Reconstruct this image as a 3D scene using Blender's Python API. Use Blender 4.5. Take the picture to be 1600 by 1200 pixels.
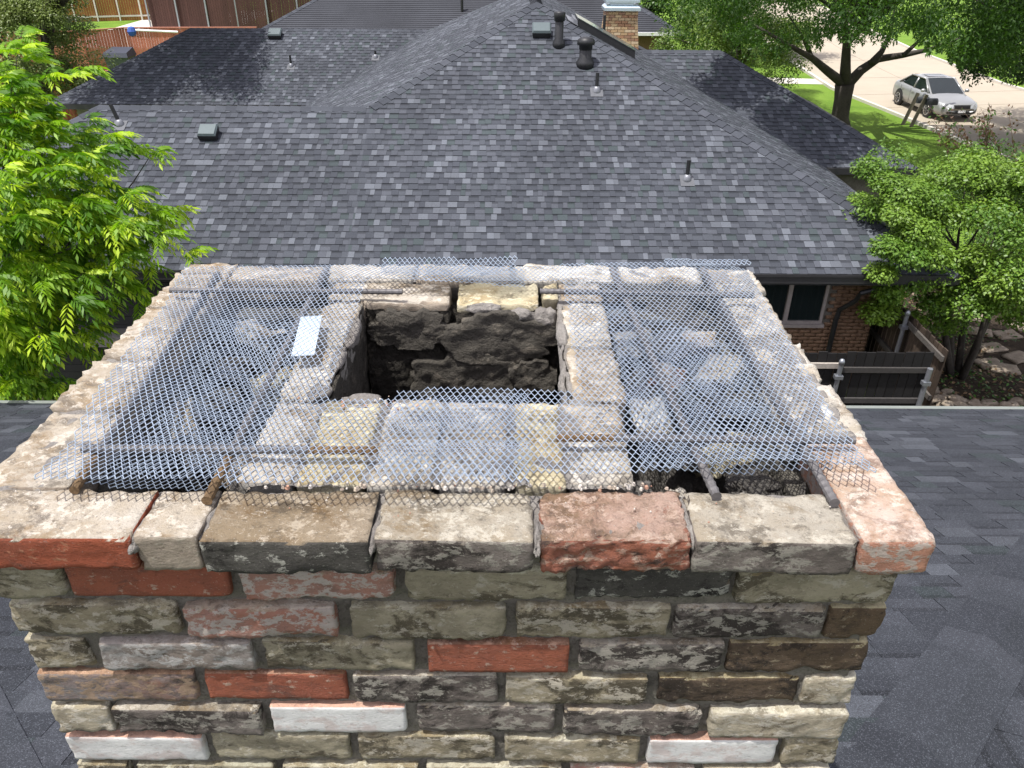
import bpy, bmesh, math, random
import numpy as np
from mathutils import Vector, Matrix, noise
for o in list(bpy.data.objects): bpy.data.objects.remove(o)
sc = bpy.context.scene
COL = sc.collection
R = math.radians
# ------------------------------------------------------------------ camera
CZ = 7.2
F, PITCH, ROLL = 1225.0, 30.7, 0.35
cam = bpy.data.cameras.new('camera'); camo = bpy.data.objects.new('camera', cam); COL.objects.link(camo)
cam.sensor_width = 36; cam.lens = F / 1600 * 36; cam.clip_start = .02; cam.clip_end = 900
camo.matrix_world = Matrix.Translation((0, 0, CZ)) @ Matrix.Rotation(R(90 - PITCH), 4, 'X') @ Matrix.Rotation(R(ROLL), 4, 'Z')
sc.camera = camo
cam.dof.use_dof = False
# ------------------------------------------------------------------ light
LX, LY = .31, .175
sund = Vector((LX, LY, -1)).normalized()
elev = math.asin(-sund.z); az = math.atan2(-sund.x, -sund.y)   # towards the sun, from +Y clockwise
w = bpy.data.worlds.new('World'); sc.world = w; w.use_nodes = True
nt = w.node_tree; sky = nt.nodes.new('ShaderNodeTexSky'); sky.sky_type = 'NISHITA'; sky.sun_disc = False
sky.sun_elevation = elev; sky.sun_rotation = az; sky.air_density = 1.0; sky.dust_density = 1.2; sky.ozone_density = 1.0
hs_ = nt.nodes.new('ShaderNodeHueSaturation'); hs_.inputs['Saturation'].default_value = .36; nt.links.new(sky.outputs[0], hs_.inputs['Color']); mw = nt.nodes.new('ShaderNodeMixRGB'); mw.blend_type = 'MULTIPLY'; mw.inputs[0].default_value = 1; mw.inputs[2].default_value = (1.06, .97, .99, 1); nt.links.new(hs_.outputs[0], mw.inputs[1]); nt.links.new(mw.outputs[0], nt.nodes['Background'].inputs[0]); nt.nodes['Background'].inputs[1].default_value = .15
sl = bpy.data.lights.new('sun', 'SUN'); sl.energy = 3.1; sl.angle = R(.5); sl.color = (1, .965, .92)
so = bpy.data.objects.new('sun', sl); COL.objects.link(so); so.rotation_euler = sund.to_track_quat('-Z', 'Y').to_euler()
sc.view_settings.view_transform = 'Standard'; sc.view_settings.look = 'None'; sc.view_settings.gamma = 1
sc.view_settings.use_curve_mapping = False; sc.view_settings.exposure = 1.0
sc.render.engine = 'CYCLES'; sc.cycles.use_denoising = True
sc.cycles.max_bounces = 6; sc.cycles.transparent_max_bounces = 6
# ------------------------------------------------------------------ pixel <-> place
sp, cp = math.sin(R(PITCH)), math.cos(R(PITCH)); cr, sr = math.cos(R(ROLL)), math.sin(R(ROLL))
def ray(px, py):
    a, b = px - 800, py - 600
    u = cr * a + sr * b; v = -sr * a + cr * b
    return Vector((u, F * cp - v * sp, -(F * sp + v * cp)))
def hz(px, py, z): r = ray(px, py); return Vector((0, 0, CZ)) + r * ((z - CZ) / r.z)
def hy(px, py, y): r = ray(px, py); return Vector((0, 0, CZ)) + r * (y / r.y)
def hp(px, py, P, N):
    r = ray(px, py); C0 = Vector((0, 0, CZ)); return C0 + r * ((P - C0).dot(N) / r.dot(N))
def proj(p):
    x, y, z = p[0], p[1], p[2] - CZ
    d = y * cp - z * sp
    if d < .05: return None
    u = F * x / d; v = F * (-z * cp - y * sp) / d
    return 800 + cr * u - sr * v, 600 + sr * u + cr * v, d
# ------------------------------------------------------------------ helpers
def link(name, me, mat=None, parent=None, M=None, kind=None, label=None):
    o = bpy.data.objects.new(name, me); COL.objects.link(o)
    if mat and me and not me.materials: me.materials.append(mat)
    if parent: o.parent = parent
    if M is not None:
        o.matrix_local = parent.matrix_world.inverted() @ M if parent else M
    elif parent: o.matrix_local = parent.matrix_world.inverted()
    if kind: o['kind'] = kind
    if label: o['label'] = label
    return o
def thing(name, label, cat, loc=(0, 0, 0), group=None):
    o = bpy.data.objects.new(name, None); COL.objects.link(o); o.location = loc
    o.matrix_world = Matrix.Translation(loc); o.empty_display_size = .1
    o['label'] = label; o['category'] = cat
    if group: o['group'] = group
    return o
def tag(o, label, cat, group=None):
    o['label'] = label; o['category'] = cat
    if group: o['group'] = group
    return o
class MB:
    def __init__(s): s.v = []; s.f = []; s.c = []; s.cur = (1, 1, 1)
    def face(s, pts, c=None):
        n = len(s.v); s.v += [tuple(p) for p in pts]; s.f.append(tuple(range(n, n + len(pts)))); s.c.append(c or s.cur)
    def mesh(s, vs, fs, c=None):
        n = len(s.v); s.v += [tuple(p) for p in vs]; s.f += [tuple(i + n for i in f) for f in fs]; s.c += [c or s.cur] * len(fs)
    def box(s, a, b, c=None, M=None):
        x0, y0, z0 = a; x1, y1, z1 = b
        vs = [(x0, y0, z0), (x1, y0, z0), (x1, y1, z0), (x0, y1, z0), (x0, y0, z1), (x1, y0, z1), (x1, y1, z1), (x0, y1, z1)]
        if M: vs = [M @ Vector(v) for v in vs]
        s.mesh(vs, [(0, 3, 2, 1), (4, 5, 6, 7), (0, 1, 5, 4), (1, 2, 6, 5), (2, 3, 7, 6), (3, 0, 4, 7)], c)
    def beam(s, A, B, wd, ht, up=(0, 0, 1), c=None):
        A = Vector(A); B = Vector(B); d = (B - A).normalized(); sd = d.cross(Vector(up))
        if sd.length < 1e-3: sd = d.cross(Vector((1, 0, 0)))
        sd.normalize(); u = sd.cross(d); vs = []
        for P in (A, B):
            for a_, b_ in ((-1, -1), (1, -1), (1, 1), (-1, 1)): vs.append(P + sd * a_ * wd / 2 + u * b_ * ht / 2)
        s.mesh(vs, [(0, 1, 2, 3), (7, 6, 5, 4), (0, 4, 5, 1), (1, 5, 6, 2), (2, 6, 7, 3), (3, 7, 4, 0)], c)
    def tube(s, pts, rad, n=8, c=None, caps=True):
        pts = [Vector(p) for p in pts]; m = len(pts); rs = rad if isinstance(rad, (list, tuple)) else [rad] * m
        vs = []; ref = None
        for i, p in enumerate(pts):
            d = (pts[min(i + 1, m - 1)] - pts[max(i - 1, 0)]).normalized()
            if ref is None: ref = Vector((0, 0, 1)) if abs(d.z) < .9 else Vector((1, 0, 0))
            a = d.cross(ref).normalized(); b = a.cross(d); ref = b
            for k in range(n):
                t = 2 * math.pi * k / n; vs.append(p + (a * math.cos(t) + b * math.sin(t)) * rs[i])
        fs = [(i * n + k, i * n + (k + 1) % n, (i + 1) * n + (k + 1) % n, (i + 1) * n + k) for i in range(m - 1) for k in range(n)]
        if caps: fs += [tuple(range(n))[::-1], tuple((m - 1) * n + k for k in range(n))]
        s.mesh(vs, fs, c)
    def lathe(s, prof, n=16, o=(0, 0, 0), c=None, M=None):
        vs = []
        for r_, z_ in prof:
            for k in range(n):
                t = 2 * math.pi * k / n; p = Vector((o[0] + r_ * math.cos(t), o[1] + r_ * math.sin(t), o[2] + z_)); vs.append(M @ p if M else p)
        m = len(prof)
        fs = [(i * n + k, i * n + (k + 1) % n, (i + 1) * n + (k + 1) % n, (i + 1) * n + k) for i in range(m - 1) for k in range(n)]
        fs += [tuple(range(n))[::-1], tuple((m - 1) * n + k for k in range(n))]
        s.mesh(vs, fs, c)
    def data(s, name, smooth=False):
        me = bpy.data.meshes.new(name); me.from_pydata(s.v, [], s.f)
        at = me.color_attributes.new('Col', 'FLOAT_COLOR', 'CORNER')
        ln = np.zeros(len(me.polygons), np.int32); me.polygons.foreach_get('loop_total', ln)
        cc = np.ones((len(s.c), 4), np.float32); cc[:, :3] = np.array(s.c, np.float32).reshape(-1, 3)
        at.data.foreach_set('color', np.repeat(cc, ln, axis=0).ravel())
        if smooth: me.polygons.foreach_set('use_smooth', [True] * len(me.polygons))
        me.update(); return me
    def build(s, name, mat, parent=None, smooth=False, kind=None, label=None):
        return link(name, s.data(name, smooth), mat, parent, None, kind, label)
def np_mesh(name, V, Fq, C=None, smooth=False):
    """V (n,3), Fq (m,k) with k 3 or 4, C per-face colour (m,3)"""
    me = bpy.data.meshes.new(name); n, m, k = len(V), len(Fq), Fq.shape[1]
    me.vertices.add(n); me.vertices.foreach_set('co', V.astype(np.float32).ravel())
    me.loops.add(m * k); me.loops.foreach_set('vertex_index', Fq.astype(np.int32).ravel())
    me.polygons.add(m); me.polygons.foreach_set('loop_start', np.arange(0, m * k, k, dtype=np.int32))
    if smooth: me.polygons.foreach_set('use_smooth', np.ones(m, bool))
    me.update(calc_edges=True)
    if C is not None:
        at = me.color_attributes.new('Col', 'FLOAT_COLOR', 'CORNER')
        cc = np.ones((m, 4), np.float32); cc[:, :3] = C
        at.data.foreach_set('color', np.repeat(cc, k, axis=0).ravel())
    return me
# ------------------------------------------------------------------ materials
def newmat(name):
    m = bpy.data.materials.new(name); m.use_nodes = True; return m, m.node_tree, m.node_tree.nodes['Principled BSDF']
class G:
    def __init__(s, nt): s.nt = nt
    def n(s, t, **k):
        x = s.nt.nodes.new('ShaderNode' + t)
        for a, b in k.items():
            if a.startswith('i_'):
                key = a[2:]; key = int(key) if key.isdigit() else key.replace('_', ' ')
                if isinstance(b, bpy.types.NodeSocket): s.nt.links.new(b, x.inputs[key])
                else: x.inputs[key].default_value = b
            else: setattr(x, a, b)
        return x
    def noise(s, vec, scale, detail=6, rough=.6, dist=0, dim='3D', w=None):
        x = s.n('TexNoise', noise_dimensions='4D' if w is not None else dim, i_Vector=vec, i_Scale=scale, i_Detail=detail, i_Roughness=rough, i_Distortion=dist)
        if w is not None: s.nt.links.new(w, x.inputs['W'])
        return x.outputs[0]
    def ramp(s, f, stops, interp='LINEAR'):
        x = s.n('ValToRGB', i_Fac=f); x.color_ramp.interpolation = interp; e = x.color_ramp.elements
        while len(e) < len(stops): e.new(.5)
        for q, (p_, c_) in zip(e, stops):
            q.position = p_; q.color = (c_, c_, c_, 1) if isinstance(c_, (int, float)) else (*c_, 1)
        return x.outputs[0]
    def mix(s, f, a, b, mode='MIX'):
        x = s.n('MixRGB', blend_type=mode)
        for i, q in enumerate((f, a, b)):
            if isinstance(q, bpy.types.NodeSocket): s.nt.links.new(q, x.inputs[i])
            elif i == 0: x.inputs[0].default_value = q
            else: x.inputs[i].default_value = (*q, 1)
        return x.outputs[0]
    def math(s, op, a, b=0., clamp=False):
        x = s.n('Math', operation=op, use_clamp=clamp)
        for i, q in enumerate((a, b)):
            if isinstance(q, bpy.types.NodeSocket): s.nt.links.new(q, x.inputs[i])
            else: x.inputs[i].default_value = q
        return x.outputs[0]
    def bump(s, h, strength, dist):
        return s.n('Bump', i_Height=h, i_Strength=strength, i_Distance=dist).outputs[0]
    def set(s, b, **k):
        for a, q in k.items():
            i = b.inputs[a.replace('_', ' ')]
            if isinstance(q, bpy.types.NodeSocket): s.nt.links.new(q, i)
            else: i.default_value = (*q, 1) if isinstance(q, tuple) and len(q) == 3 else q
def simple(name, col, rough=.6, metal=0, nscale=30, namp=.25, bump=.0, bd=.01, spec=.5):
    m, nt, b = newmat(name); g = G(nt); p = g.n('TexCoord').outputs['Object']
    n1 = g.noise(p, nscale); n2 = g.noise(p, nscale * .13, 4)
    f = g.math('MULTIPLY', g.math('ADD', n1, n2), .5)
    c = g.ramp(f, [(.3, tuple(max(0, x * (1 - namp)) for x in col)), (.7, tuple(x * (1 + namp) for x in col))])
    g.set(b, Base_Color=c, Roughness=rough, Metallic=metal, Specular_IOR_Level=spec)
    if bump: g.set(b, Normal=g.bump(n1, bump, bd))
    return m
def brickmat(name, base, var, patch, stain, pth=.58, sth=.6, top=(.5, .47, .4), topamt=.8, bumpd=.0065, fine=1.0, scl=1.0):
    m, nt, b = newmat(name); g = G(nt)
    p0 = g.n('TexCoord').outputs['Object']; oi = g.n('ObjectInfo'); rnd = g.math('MULTIPLY', oi.outputs['Random'], 57.)
    p = g.n('Mapping', i_Vector=p0, i_Scale=(.75, 1., 1.25)).outputs[0]
    big = g.noise(p, 9 * scl, 5, .65, .3, w=rnd); mid = g.noise(p, 44 * scl, 12, .76, .25, w=rnd); fin = g.noise(p, 170, 6, .75, w=rnd); gr = g.noise(p, 520, 2, .6, w=rnd)
    st = g.noise(p, 13 * scl, 12, .74, .5, w=g.math('ADD', rnd, 13.)); s2 = g.noise(p, 24 * scl, 10, .72, .3, w=g.math('ADD', rnd, 31.))
    c = g.mix(g.ramp(big, [(.38, 0.), (.60, 1.)]), base, var)
    c = g.mix(g.ramp(fin, [(.35, .35), (.65, 0.)]), c, tuple(x * 1.5 for x in var))
    c = g.mix(g.ramp(s2, [(.50, 0.), (.56, .55)]), c, tuple(a * .5 + q * .5 for a, q in zip(var, stain)))
    c = g.mix(g.ramp(st, [(sth - .03, 0.), (sth + .03, .92)]), c, stain)
    c = g.mix(g.ramp(mid, [(pth - .005, 0.), (pth + .02, .9)]), c, patch)
    c = g.mix(g.ramp(fin, [(.30, .75), (.46, 0.)]), c, g.mix(.68, c, (0, 0, 0)))  # pits darkened in the colour, like ambient occlusion
    c = g.mix(g.ramp(gr, [(.64, 0.), (.74, .4)]), c, (.58, .56, .5)); c = g.mix(1., c, g.ramp(big, [(.3, .68), (.7, .98)]), 'MULTIPLY')
    nz = g.n('SeparateXYZ', i_0=g.n('NewGeometry').outputs['True Normal']).outputs[2]
    tf = g.math('ADD', nz, g.math('MULTIPLY', g.math('SUBTRACT', mid, .5), 1.3))
    tf = g.ramp(tf, [(.45, 0.), (.66, topamt)])
    topc = g.mix(g.ramp(big, [(.40, 0.), (.60, 1.)]), top, (top[0] * .74, top[1] * .68, top[2] * .58))
    topc = g.mix(g.ramp(st, [(.49, 0.), (.60, .8)]), topc, (top[0] * .50, top[1] * .38, top[2] * .24))
    topc = g.mix(g.ramp(s2, [(.52, 0.), (.60, .78)]), topc, (top[0] * .26, top[1] * .24, top[2] * .22))
    topc = g.mix(g.ramp(mid, [(.535, 0.), (.57, .75)]), topc, tuple(min(.72, x * 1.28) for x in top))
    topc = g.mix(g.ramp(fin, [(.33, .8), (.46, 0.)]), topc, tuple(x * .35 for x in top))  # same occlusion-like pit darkening on the top faces
    topc = g.mix(g.ramp(gr, [(.62, 0.), (.72, .5)]), topc, (.68, .66, .6))
    c = g.mix(tf, c, topc)
    h = g.math('ADD', g.math('MULTIPLY', mid, 1.0), g.math('ADD', g.math('MULTIPLY', fin, .7 * fine), g.math('MULTIPLY', gr, .22)))
    g.set(b, Base_Color=c, Roughness=.94, Specular_IOR_Level=.15, Normal=g.bump(h, 1.0, bumpd)); return m
M = {}
M['red'] = brickmat('red_brick', (.36, .125, .072), (.27, .092, .058), (.43, .31, .24), (.17, .08, .06), .575, .61, (.42, .27, .19))
M['redpale'] = brickmat('pale_red_brick', (.40, .18, .125), (.33, .20, .165), (.48, .44, .40), (.24, .15, .12), .5, .62, (.42, .37, .30))
M['redrough'] = brickmat('spalled_red_brick', (.45, .17, .10), (.34, .14, .10), (.50, .33, .25), (.10, .075, .065), .54, .53, (.47, .37, .30), .75, .008, 1.6)
M['buff'] = brickmat('buff_brick', (.36, .315, .225), (.27, .235, .16), (.47, .43, .35), (.085, .072, .05), .52, .52, (.46, .44, .33))
M['lightbuff'] = brickmat('light_buff_brick', (.46, .415, .32), (.37, .325, .24), (.54, .50, .42), (.13, .105, .07), .52, .57, (.5, .48, .38))
M['olive'] = brickmat('olive_brick', (.255, .225, .16), (.31, .28, .20), (.42, .39, .315), (.095, .08, .055), .55, .53, (.40, .39, .29))
M['dark'] = brickmat('dark_brick', (.115, .095, .085), (.20, .175, .155), (.33, .31, .265), (.04, .034, .03), .52, .52, (.43, .40, .33))
M['black'] = brickmat('sooty_brick', (.045, .042, .040), (.09, .085, .075), (.38, .375, .33), (.018, .016, .015), .56, .58, (.34, .285, .21))
M['brown'] = brickmat('brown_brick', (.155, .11, .068), (.095, .07, .05), (.28, .235, .16), (.038, .03, .024), .58, .53, (.42, .38, .24))
M['grey'] = brickmat('grey_brick', (.33, .315, .30), (.23, .19, .16), (.42, .41, .39), (.12, .10, .085), .50, .55, (.4, .36, .32))
M['multi'] = brickmat('mottled_brick', (.27, .13, .08), (.22, .21, .21), (.36, .26, .18), (.09, .075, .065), .5, .55, (.46, .3, .2))
M['white'] = brickmat('white_painted_brick', (.50, .50, .485), (.56, .56, .54), (.40, .37, .33), (.36, .17, .12), .605, .67, (.48, .26, .17), .8, .002, .5)
M['capcement'] = brickmat('cement_smeared_red_brick', (.37, .105, .055), (.28, .08, .045), (.42, .2, .12), (.15, .07, .05), .60, .60, (.48, .445, .38), .97)
M['capred'] = brickmat('salmon_corner_brick', (.36, .19, .14), (.46, .24, .16), (.45, .40, .35), (.28, .14, .1), .50, .60, (.56, .47, .40), .80)
M['sandtop'] = brickmat('sandy_mortared_brick', (.33, .28, .22), (.4, .34, .27), (.46, .41, .33), (.16, .12, .09), .55, .62, (.47, .43, .365), .95)
M['greytop'] = brickmat('grey_mortared_brick', (.3, .285, .255), (.4, .38, .34), (.5, .48, .43), (.15, .13, .11), .55, .6, (.52, .495, .44), .95)
M['yellow'] = brickmat('yellow_brick', (.40, .34, .20), (.46, .42, .30), (.52, .49, .4), (.2, .16, .1), .55, .62, (.56, .51, .36), .9)
M['neibrick'] = brickmat('wall_brick', (.27, .17, .105), (.20, .12, .075), (.33, .27, .20), (.10, .07, .05), .6, .6, (.4, .3, .2), .5, .003)
def fillmat(name, a, b_, c_, bd=.006):
    m, nt, b = newmat(name); g = G(nt); p = g.n('TexCoord').outputs['Object']
    n1 = g.noise(p, 22, 8, .7, .4); n2 = g.noise(p, 190, 5, .7); n3 = g.noise(p, 6, 4)
    c = g.mix(g.ramp(n3, [(.38, 0.), (.62, 1.)]), a, b_); c = g.mix(g.ramp(n1, [(.55, 0.), (.66, .8)]), c, c_)
    c = g.mix(g.ramp(n2, [(.32, .6), (.5, 0.)]), c, tuple(x * .4 for x in a))
    g.set(b, Base_Color=c, Roughness=.95, Specular_IOR_Level=.15, Normal=g.bump(g.math('ADD', n1, g.math('MULTIPLY', n2, .9)), 1., bd)); return m
M['mortar'] = fillmat('weathered_mortar', (.16, .15, .125), (.21, .195, .165), (.09, .083, .07), .010)
M['rubble'] = fillmat('mortar_rubble', (.36, .34, .31), (.27, .25, .23), (.48, .45, .40), .012)
M['fillm'] = fillmat('dark_cavity_fill', (.17, .16, .145), (.12, .112, .10), (.26, .24, .21), .012)  # darker copy of the rubble tone, used inside the cavities
M['soot'] = fillmat('sooty_flue', (.045, .041, .035), (.075, .068, .056), (.17, .15, .115), .016)
M['flake'] = fillmat('sooty_parging', (.085, .078, .066), (.12, .11, .092), (.25, .22, .175), .012)
def vcmat(name, rough=.9, nscale=120, amp=.35, big=1.2, bigamp=.12, spec=.3, bumps=.0, bd=.004, metal=0, sparkle=0):
    m, nt, b = newmat(name); g = G(nt); p = g.n('NewGeometry').outputs['Position']
    a = g.n('VertexColor', layer_name='Col').outputs[0]
    n1 = g.noise(p, nscale, 4, .7); n2 = g.noise(p, big, 4, .6)
    c = g.mix(1., a, g.ramp(n1, [(.3, 1 - amp), (.7, 1 + amp)]), 'MULTIPLY')
    c = g.mix(1., c, g.ramp(n2, [(.3, 1 - bigamp), (.7, 1 + bigamp)]), 'MULTIPLY')
    if sparkle:
        v = g.n('TexVoronoi', i_Vector=p, i_Scale=sparkle); q = g.n('SeparateXYZ', i_0=v.outputs['Color']).outputs[0]
        c = g.mix(g.ramp(q, [(.80, 0.), (.98, .30)]), c, (.22, .24, .28)); c = g.mix(g.ramp(q, [(.04, .6), (.3, 0.)]), c, (.02, .021, .026))
    g.set(b, Base_Color=c, Roughness=rough, Specular_IOR_Level=spec, Metallic=metal)
    if bumps: g.set(b, Normal=g.bump(n1, bumps, bd))
    return m
M['shingle_near'] = vcmat('granule_shingle', .9, 420, .3, 1.5, .12, .15, .6, .002, sparkle=330)
M['shingle'] = vcmat('asphalt_shingle', .85, 60, .18, .5, .16, .2)
M['vc'] = vcmat('tinted_wood', .85, 25, .22, 1.0, .12)
M['paint'] = vcmat('tinted_paint', .5, 5, .03, 1.0, .03)
M['drip'] = simple('drip_edge_metal', (.19, .21, .19), .6, .2, 40, .12)
M['fascia'] = simple('dark_fascia_paint', (.022, .022, .024), .7)
M['shingle_grey'] = simple('painted_flashing', (.085, .09, .10), .7)
M['deck'] = simple('roof_underlay', (.03, .03, .034), .9)
M['galv'] = simple('galvanized_steel', (.47, .55, .64), .38, .75, 90, .2)
M['steelpost'] = simple('weathered_steel_post', (.30, .32, .35), .45, .7, 20, .15)
M['rebar'] = simple('dull_rebar_steel', (.13, .125, .125), .65, .4, 90, .35, .6, .002)
M['rust'] = simple('rusty_rebar', (.15, .095, .045), .9, .1, 140, .6, 1.0, .002)
M['plate'] = simple('pale_metal_plate', (.62, .72, .80), .35, .2, 20, .05)
M['blackpipe'] = simple('black_vent_metal', (.018, .019, .021), .5, .2)
M['ventgreen'] = simple('grey_green_vent_metal', (.075, .10, .105), .6, .1, 20, .1)
M['lead'] = simple('lead_flashing', (.22, .23, .25), .5, .5, 20, .1)
M['glass'] = simple('dark_window_glass', (.012, .018, .018), .06, 0, 2, .2, spec=.8)
M['skyglass'] = simple('skylight_glass', (.16, .20, .18), .12, .3, 5, .15, spec=.8)
M['frame'] = simple('taupe_window_frame', (.30, .27, .25), .5)
M['frameshade'] = simple('grey_sill_paint', (.22, .21, .20), .6)
M['bark'] = simple('tree_bark', (.050, .042, .035), .95, 0, 22, .45, .8, .02)
M['twig'] = simple('brown_twig', (.13, .085, .055), .9)
M['concrete'] = simple('street_concrete', (.35, .305, .235), .9, 0, 1.2, .09)
M['path'] = simple('path_concrete', (.52, .49, .43), .9, 0, 2, .08)
M['silver'] = simple('silver_car_paint', (.36, .37, .365), .3, .5, 3, .02)
M['tyre'] = simple('tyre_rubber', (.018, .018, .018), .8)
M['rim'] = simple('alloy_rim', (.5, .5, .5), .3, .9)
M['lens'] = simple('headlight_lens', (.62, .64, .66), .12, .2)
M['bluepl'] = simple('blue_plastic', (.03, .09, .35), .5)
M['capmetal'] = simple('galvanized_chimney_cap', (.55, .66, .72), .3, .8, 6, .1)
M['whitep'] = simple('white_plastic', (.75, .75, .75), .5)
M['stone'] = fillmat('pale_edging_stone', (.30, .25, .19), (.38, .32, .25), (.2, .17, .13), .02)
def leafmat(name, trans=.4, rough=.5):
    m, nt, b = newmat(name); g = G(nt); a = g.n('VertexColor', layer_name='Col').outputs[0]
    g.set(b, Base_Color=a, Roughness=rough, Specular_IOR_Level=.35)
    t = g.n('BsdfTranslucent', i_Color=g.mix(1., a, (1.35, 1.5, .55), 'MULTIPLY')); mx = g.n('MixShader', i_0=trans, i_1=b.outputs[0], i_2=t.outputs[0])
    nt.links.new(mx.outputs[0], nt.nodes['Material Output'].inputs[0]); return m
M['leaf'] = leafmat('leaf'); M['leafdull'] = leafmat('waxy_leaf', .2, .45)
def groundmat():
    m, nt, b = newmat('lawn_and_soil'); g = G(nt); p = g.n('NewGeometry').outputs['Position']
    n1 = g.noise(p, .5, 6); n2 = g.noise(p, 9, 6, .75); n3 = g.noise(p, 60, 3, .7)
    c = g.mix(g.ramp(n1, [(.35, 0.), (.65, 1.)]), (.10, .18, .024), (.16, .255, .038)); c = g.mix(g.ramp(n2, [(.3, .6), (.55, 0.)]), c, (.07, .15, .015))
    c = g.mix(1., c, g.ramp(n3, [(.3, .7), (.7, 1.3)]), 'MULTIPLY')
    g.set(b, Base_Color=c, Roughness=.95, Specular_IOR_Level=.1, Normal=g.bump(n2, .6, .05)); return m
M['lawn'] = groundmat()
M['soil'] = fillmat('yard_soil', (.04, .031, .023), (.065, .05, .035), (.12, .09, .06), .02)
# ------------------------------------------------------------------ rough brick meshes
def fb(p, k, oct_=3):
    return noise.fractal(Vector(p) * k, 1.0, 2.1, oct_)
def rough_box(size, seed, seg=.009, r=.006, amp=.0018, chip=.006, amp2=.0, open_back=None):
    """a box with worn corners; returns (verts, faces) centred at 0"""
    hx, hy_, hz_ = size[0] / 2, size[1] / 2, size[2] / 2
    n = [max(2, int(round(s_ / seg))) for s_ in size]
    idx = {}; vs = []; fs = []
    def vid(i, j, k):
        key = (i, j, k)
        if key not in idx:
            idx[key] = len(vs); vs.append(Vector((-hx + 2 * hx * i / n[0], -hy_ + 2 * hy_ * j / n[1], -hz_ + 2 * hz_ * k / n[2])))
        return idx[key]
    def grid(a, b, fix, val, flip):
        for i in range(n[a]):
            for j in range(n[b]):
                q = []
                for di, dj in ((0, 0), (1, 0), (1, 1), (0, 1)):
                    c = [0, 0, 0]; c[a] = i + di; c[b] = j + dj; c[fix] = val; q.append(vid(*c))
                fs.append(tuple(q[::-1] if flip else q))
    grid(0, 1, 2, n[2], False); grid(0, 1, 2, 0, True); grid(0, 2, 1, 0, False)
    if open_back is None: grid(0, 2, 1, n[1], True)
    grid(1, 2, 0, n[0], False); grid(1, 2, 0, 0, True)
    off = Vector((seed * 7.13 % 91, seed * 3.7 % 83, seed * 1.9 % 77)); H = (hx, hy_, hz_); out = []
    for v in vs:
        cn = max(0, fb(v + off, 42, 3) - .02) + max(0, fb(v + off, 13, 2) - .25) * 1.5; rr = min(r + chip * cn * 2.0, min(H) * .8)
        q = Vector([max(-(h - rr), min(h - rr, c)) for c, h in zip(v, H)]); d = v - q
        if d.length > 1e-7:
            d.normalize(); p = q + d * rr
        else: p = v.copy(); d = Vector((0, 0, 0))
        dd = d if d.length else Vector((0, 0, 1))
        p += dd * (fb(v + off, 60, 3) * amp + fb(v + off + Vector((5, 5, 5)), 14, 2) * amp * 1.3)
        if amp2: p += dd * (abs(fb(v + off, 34, 4)) * -amp2)
        out.append(p)
    return out, fs
def mesh_of(name, vs, fs, smooth=True):
    me = bpy.data.meshes.new(name); me.from_pydata([tuple(v) for v in vs], [], fs)
    if smooth: me.polygons.foreach_set('use_smooth', [True] * len(me.polygons))
    me.update(); return me
_bs = [0]
def brick(parent, x0, x1, y0, y1, z0, z1, mat, rough=1.0, seg=.009, tilt=0, name='brick', lab=None, amp2=0):
    _bs[0] += 1; rnd = random.Random(_bs[0])
    vs, fs = rough_box((x1 - x0, y1 - y0, z1 - z0), _bs[0], seg, .0018, .0013 * rough, .0062 * rough, amp2)
    o = link(name, mesh_of(name, vs, fs), M[mat], parent,
             Matrix.Translation(((x0 + x1) / 2, (y0 + y1) / 2, (z0 + z1) / 2)) @ Matrix.Rotation(R(rnd.uniform(-.5, .5) + tilt), 4, 'Y') @ Matrix.Rotation(R(rnd.uniform(-.8, .8)), 4, 'Z'))
    if lab: o['label'] = lab
    return o
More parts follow.
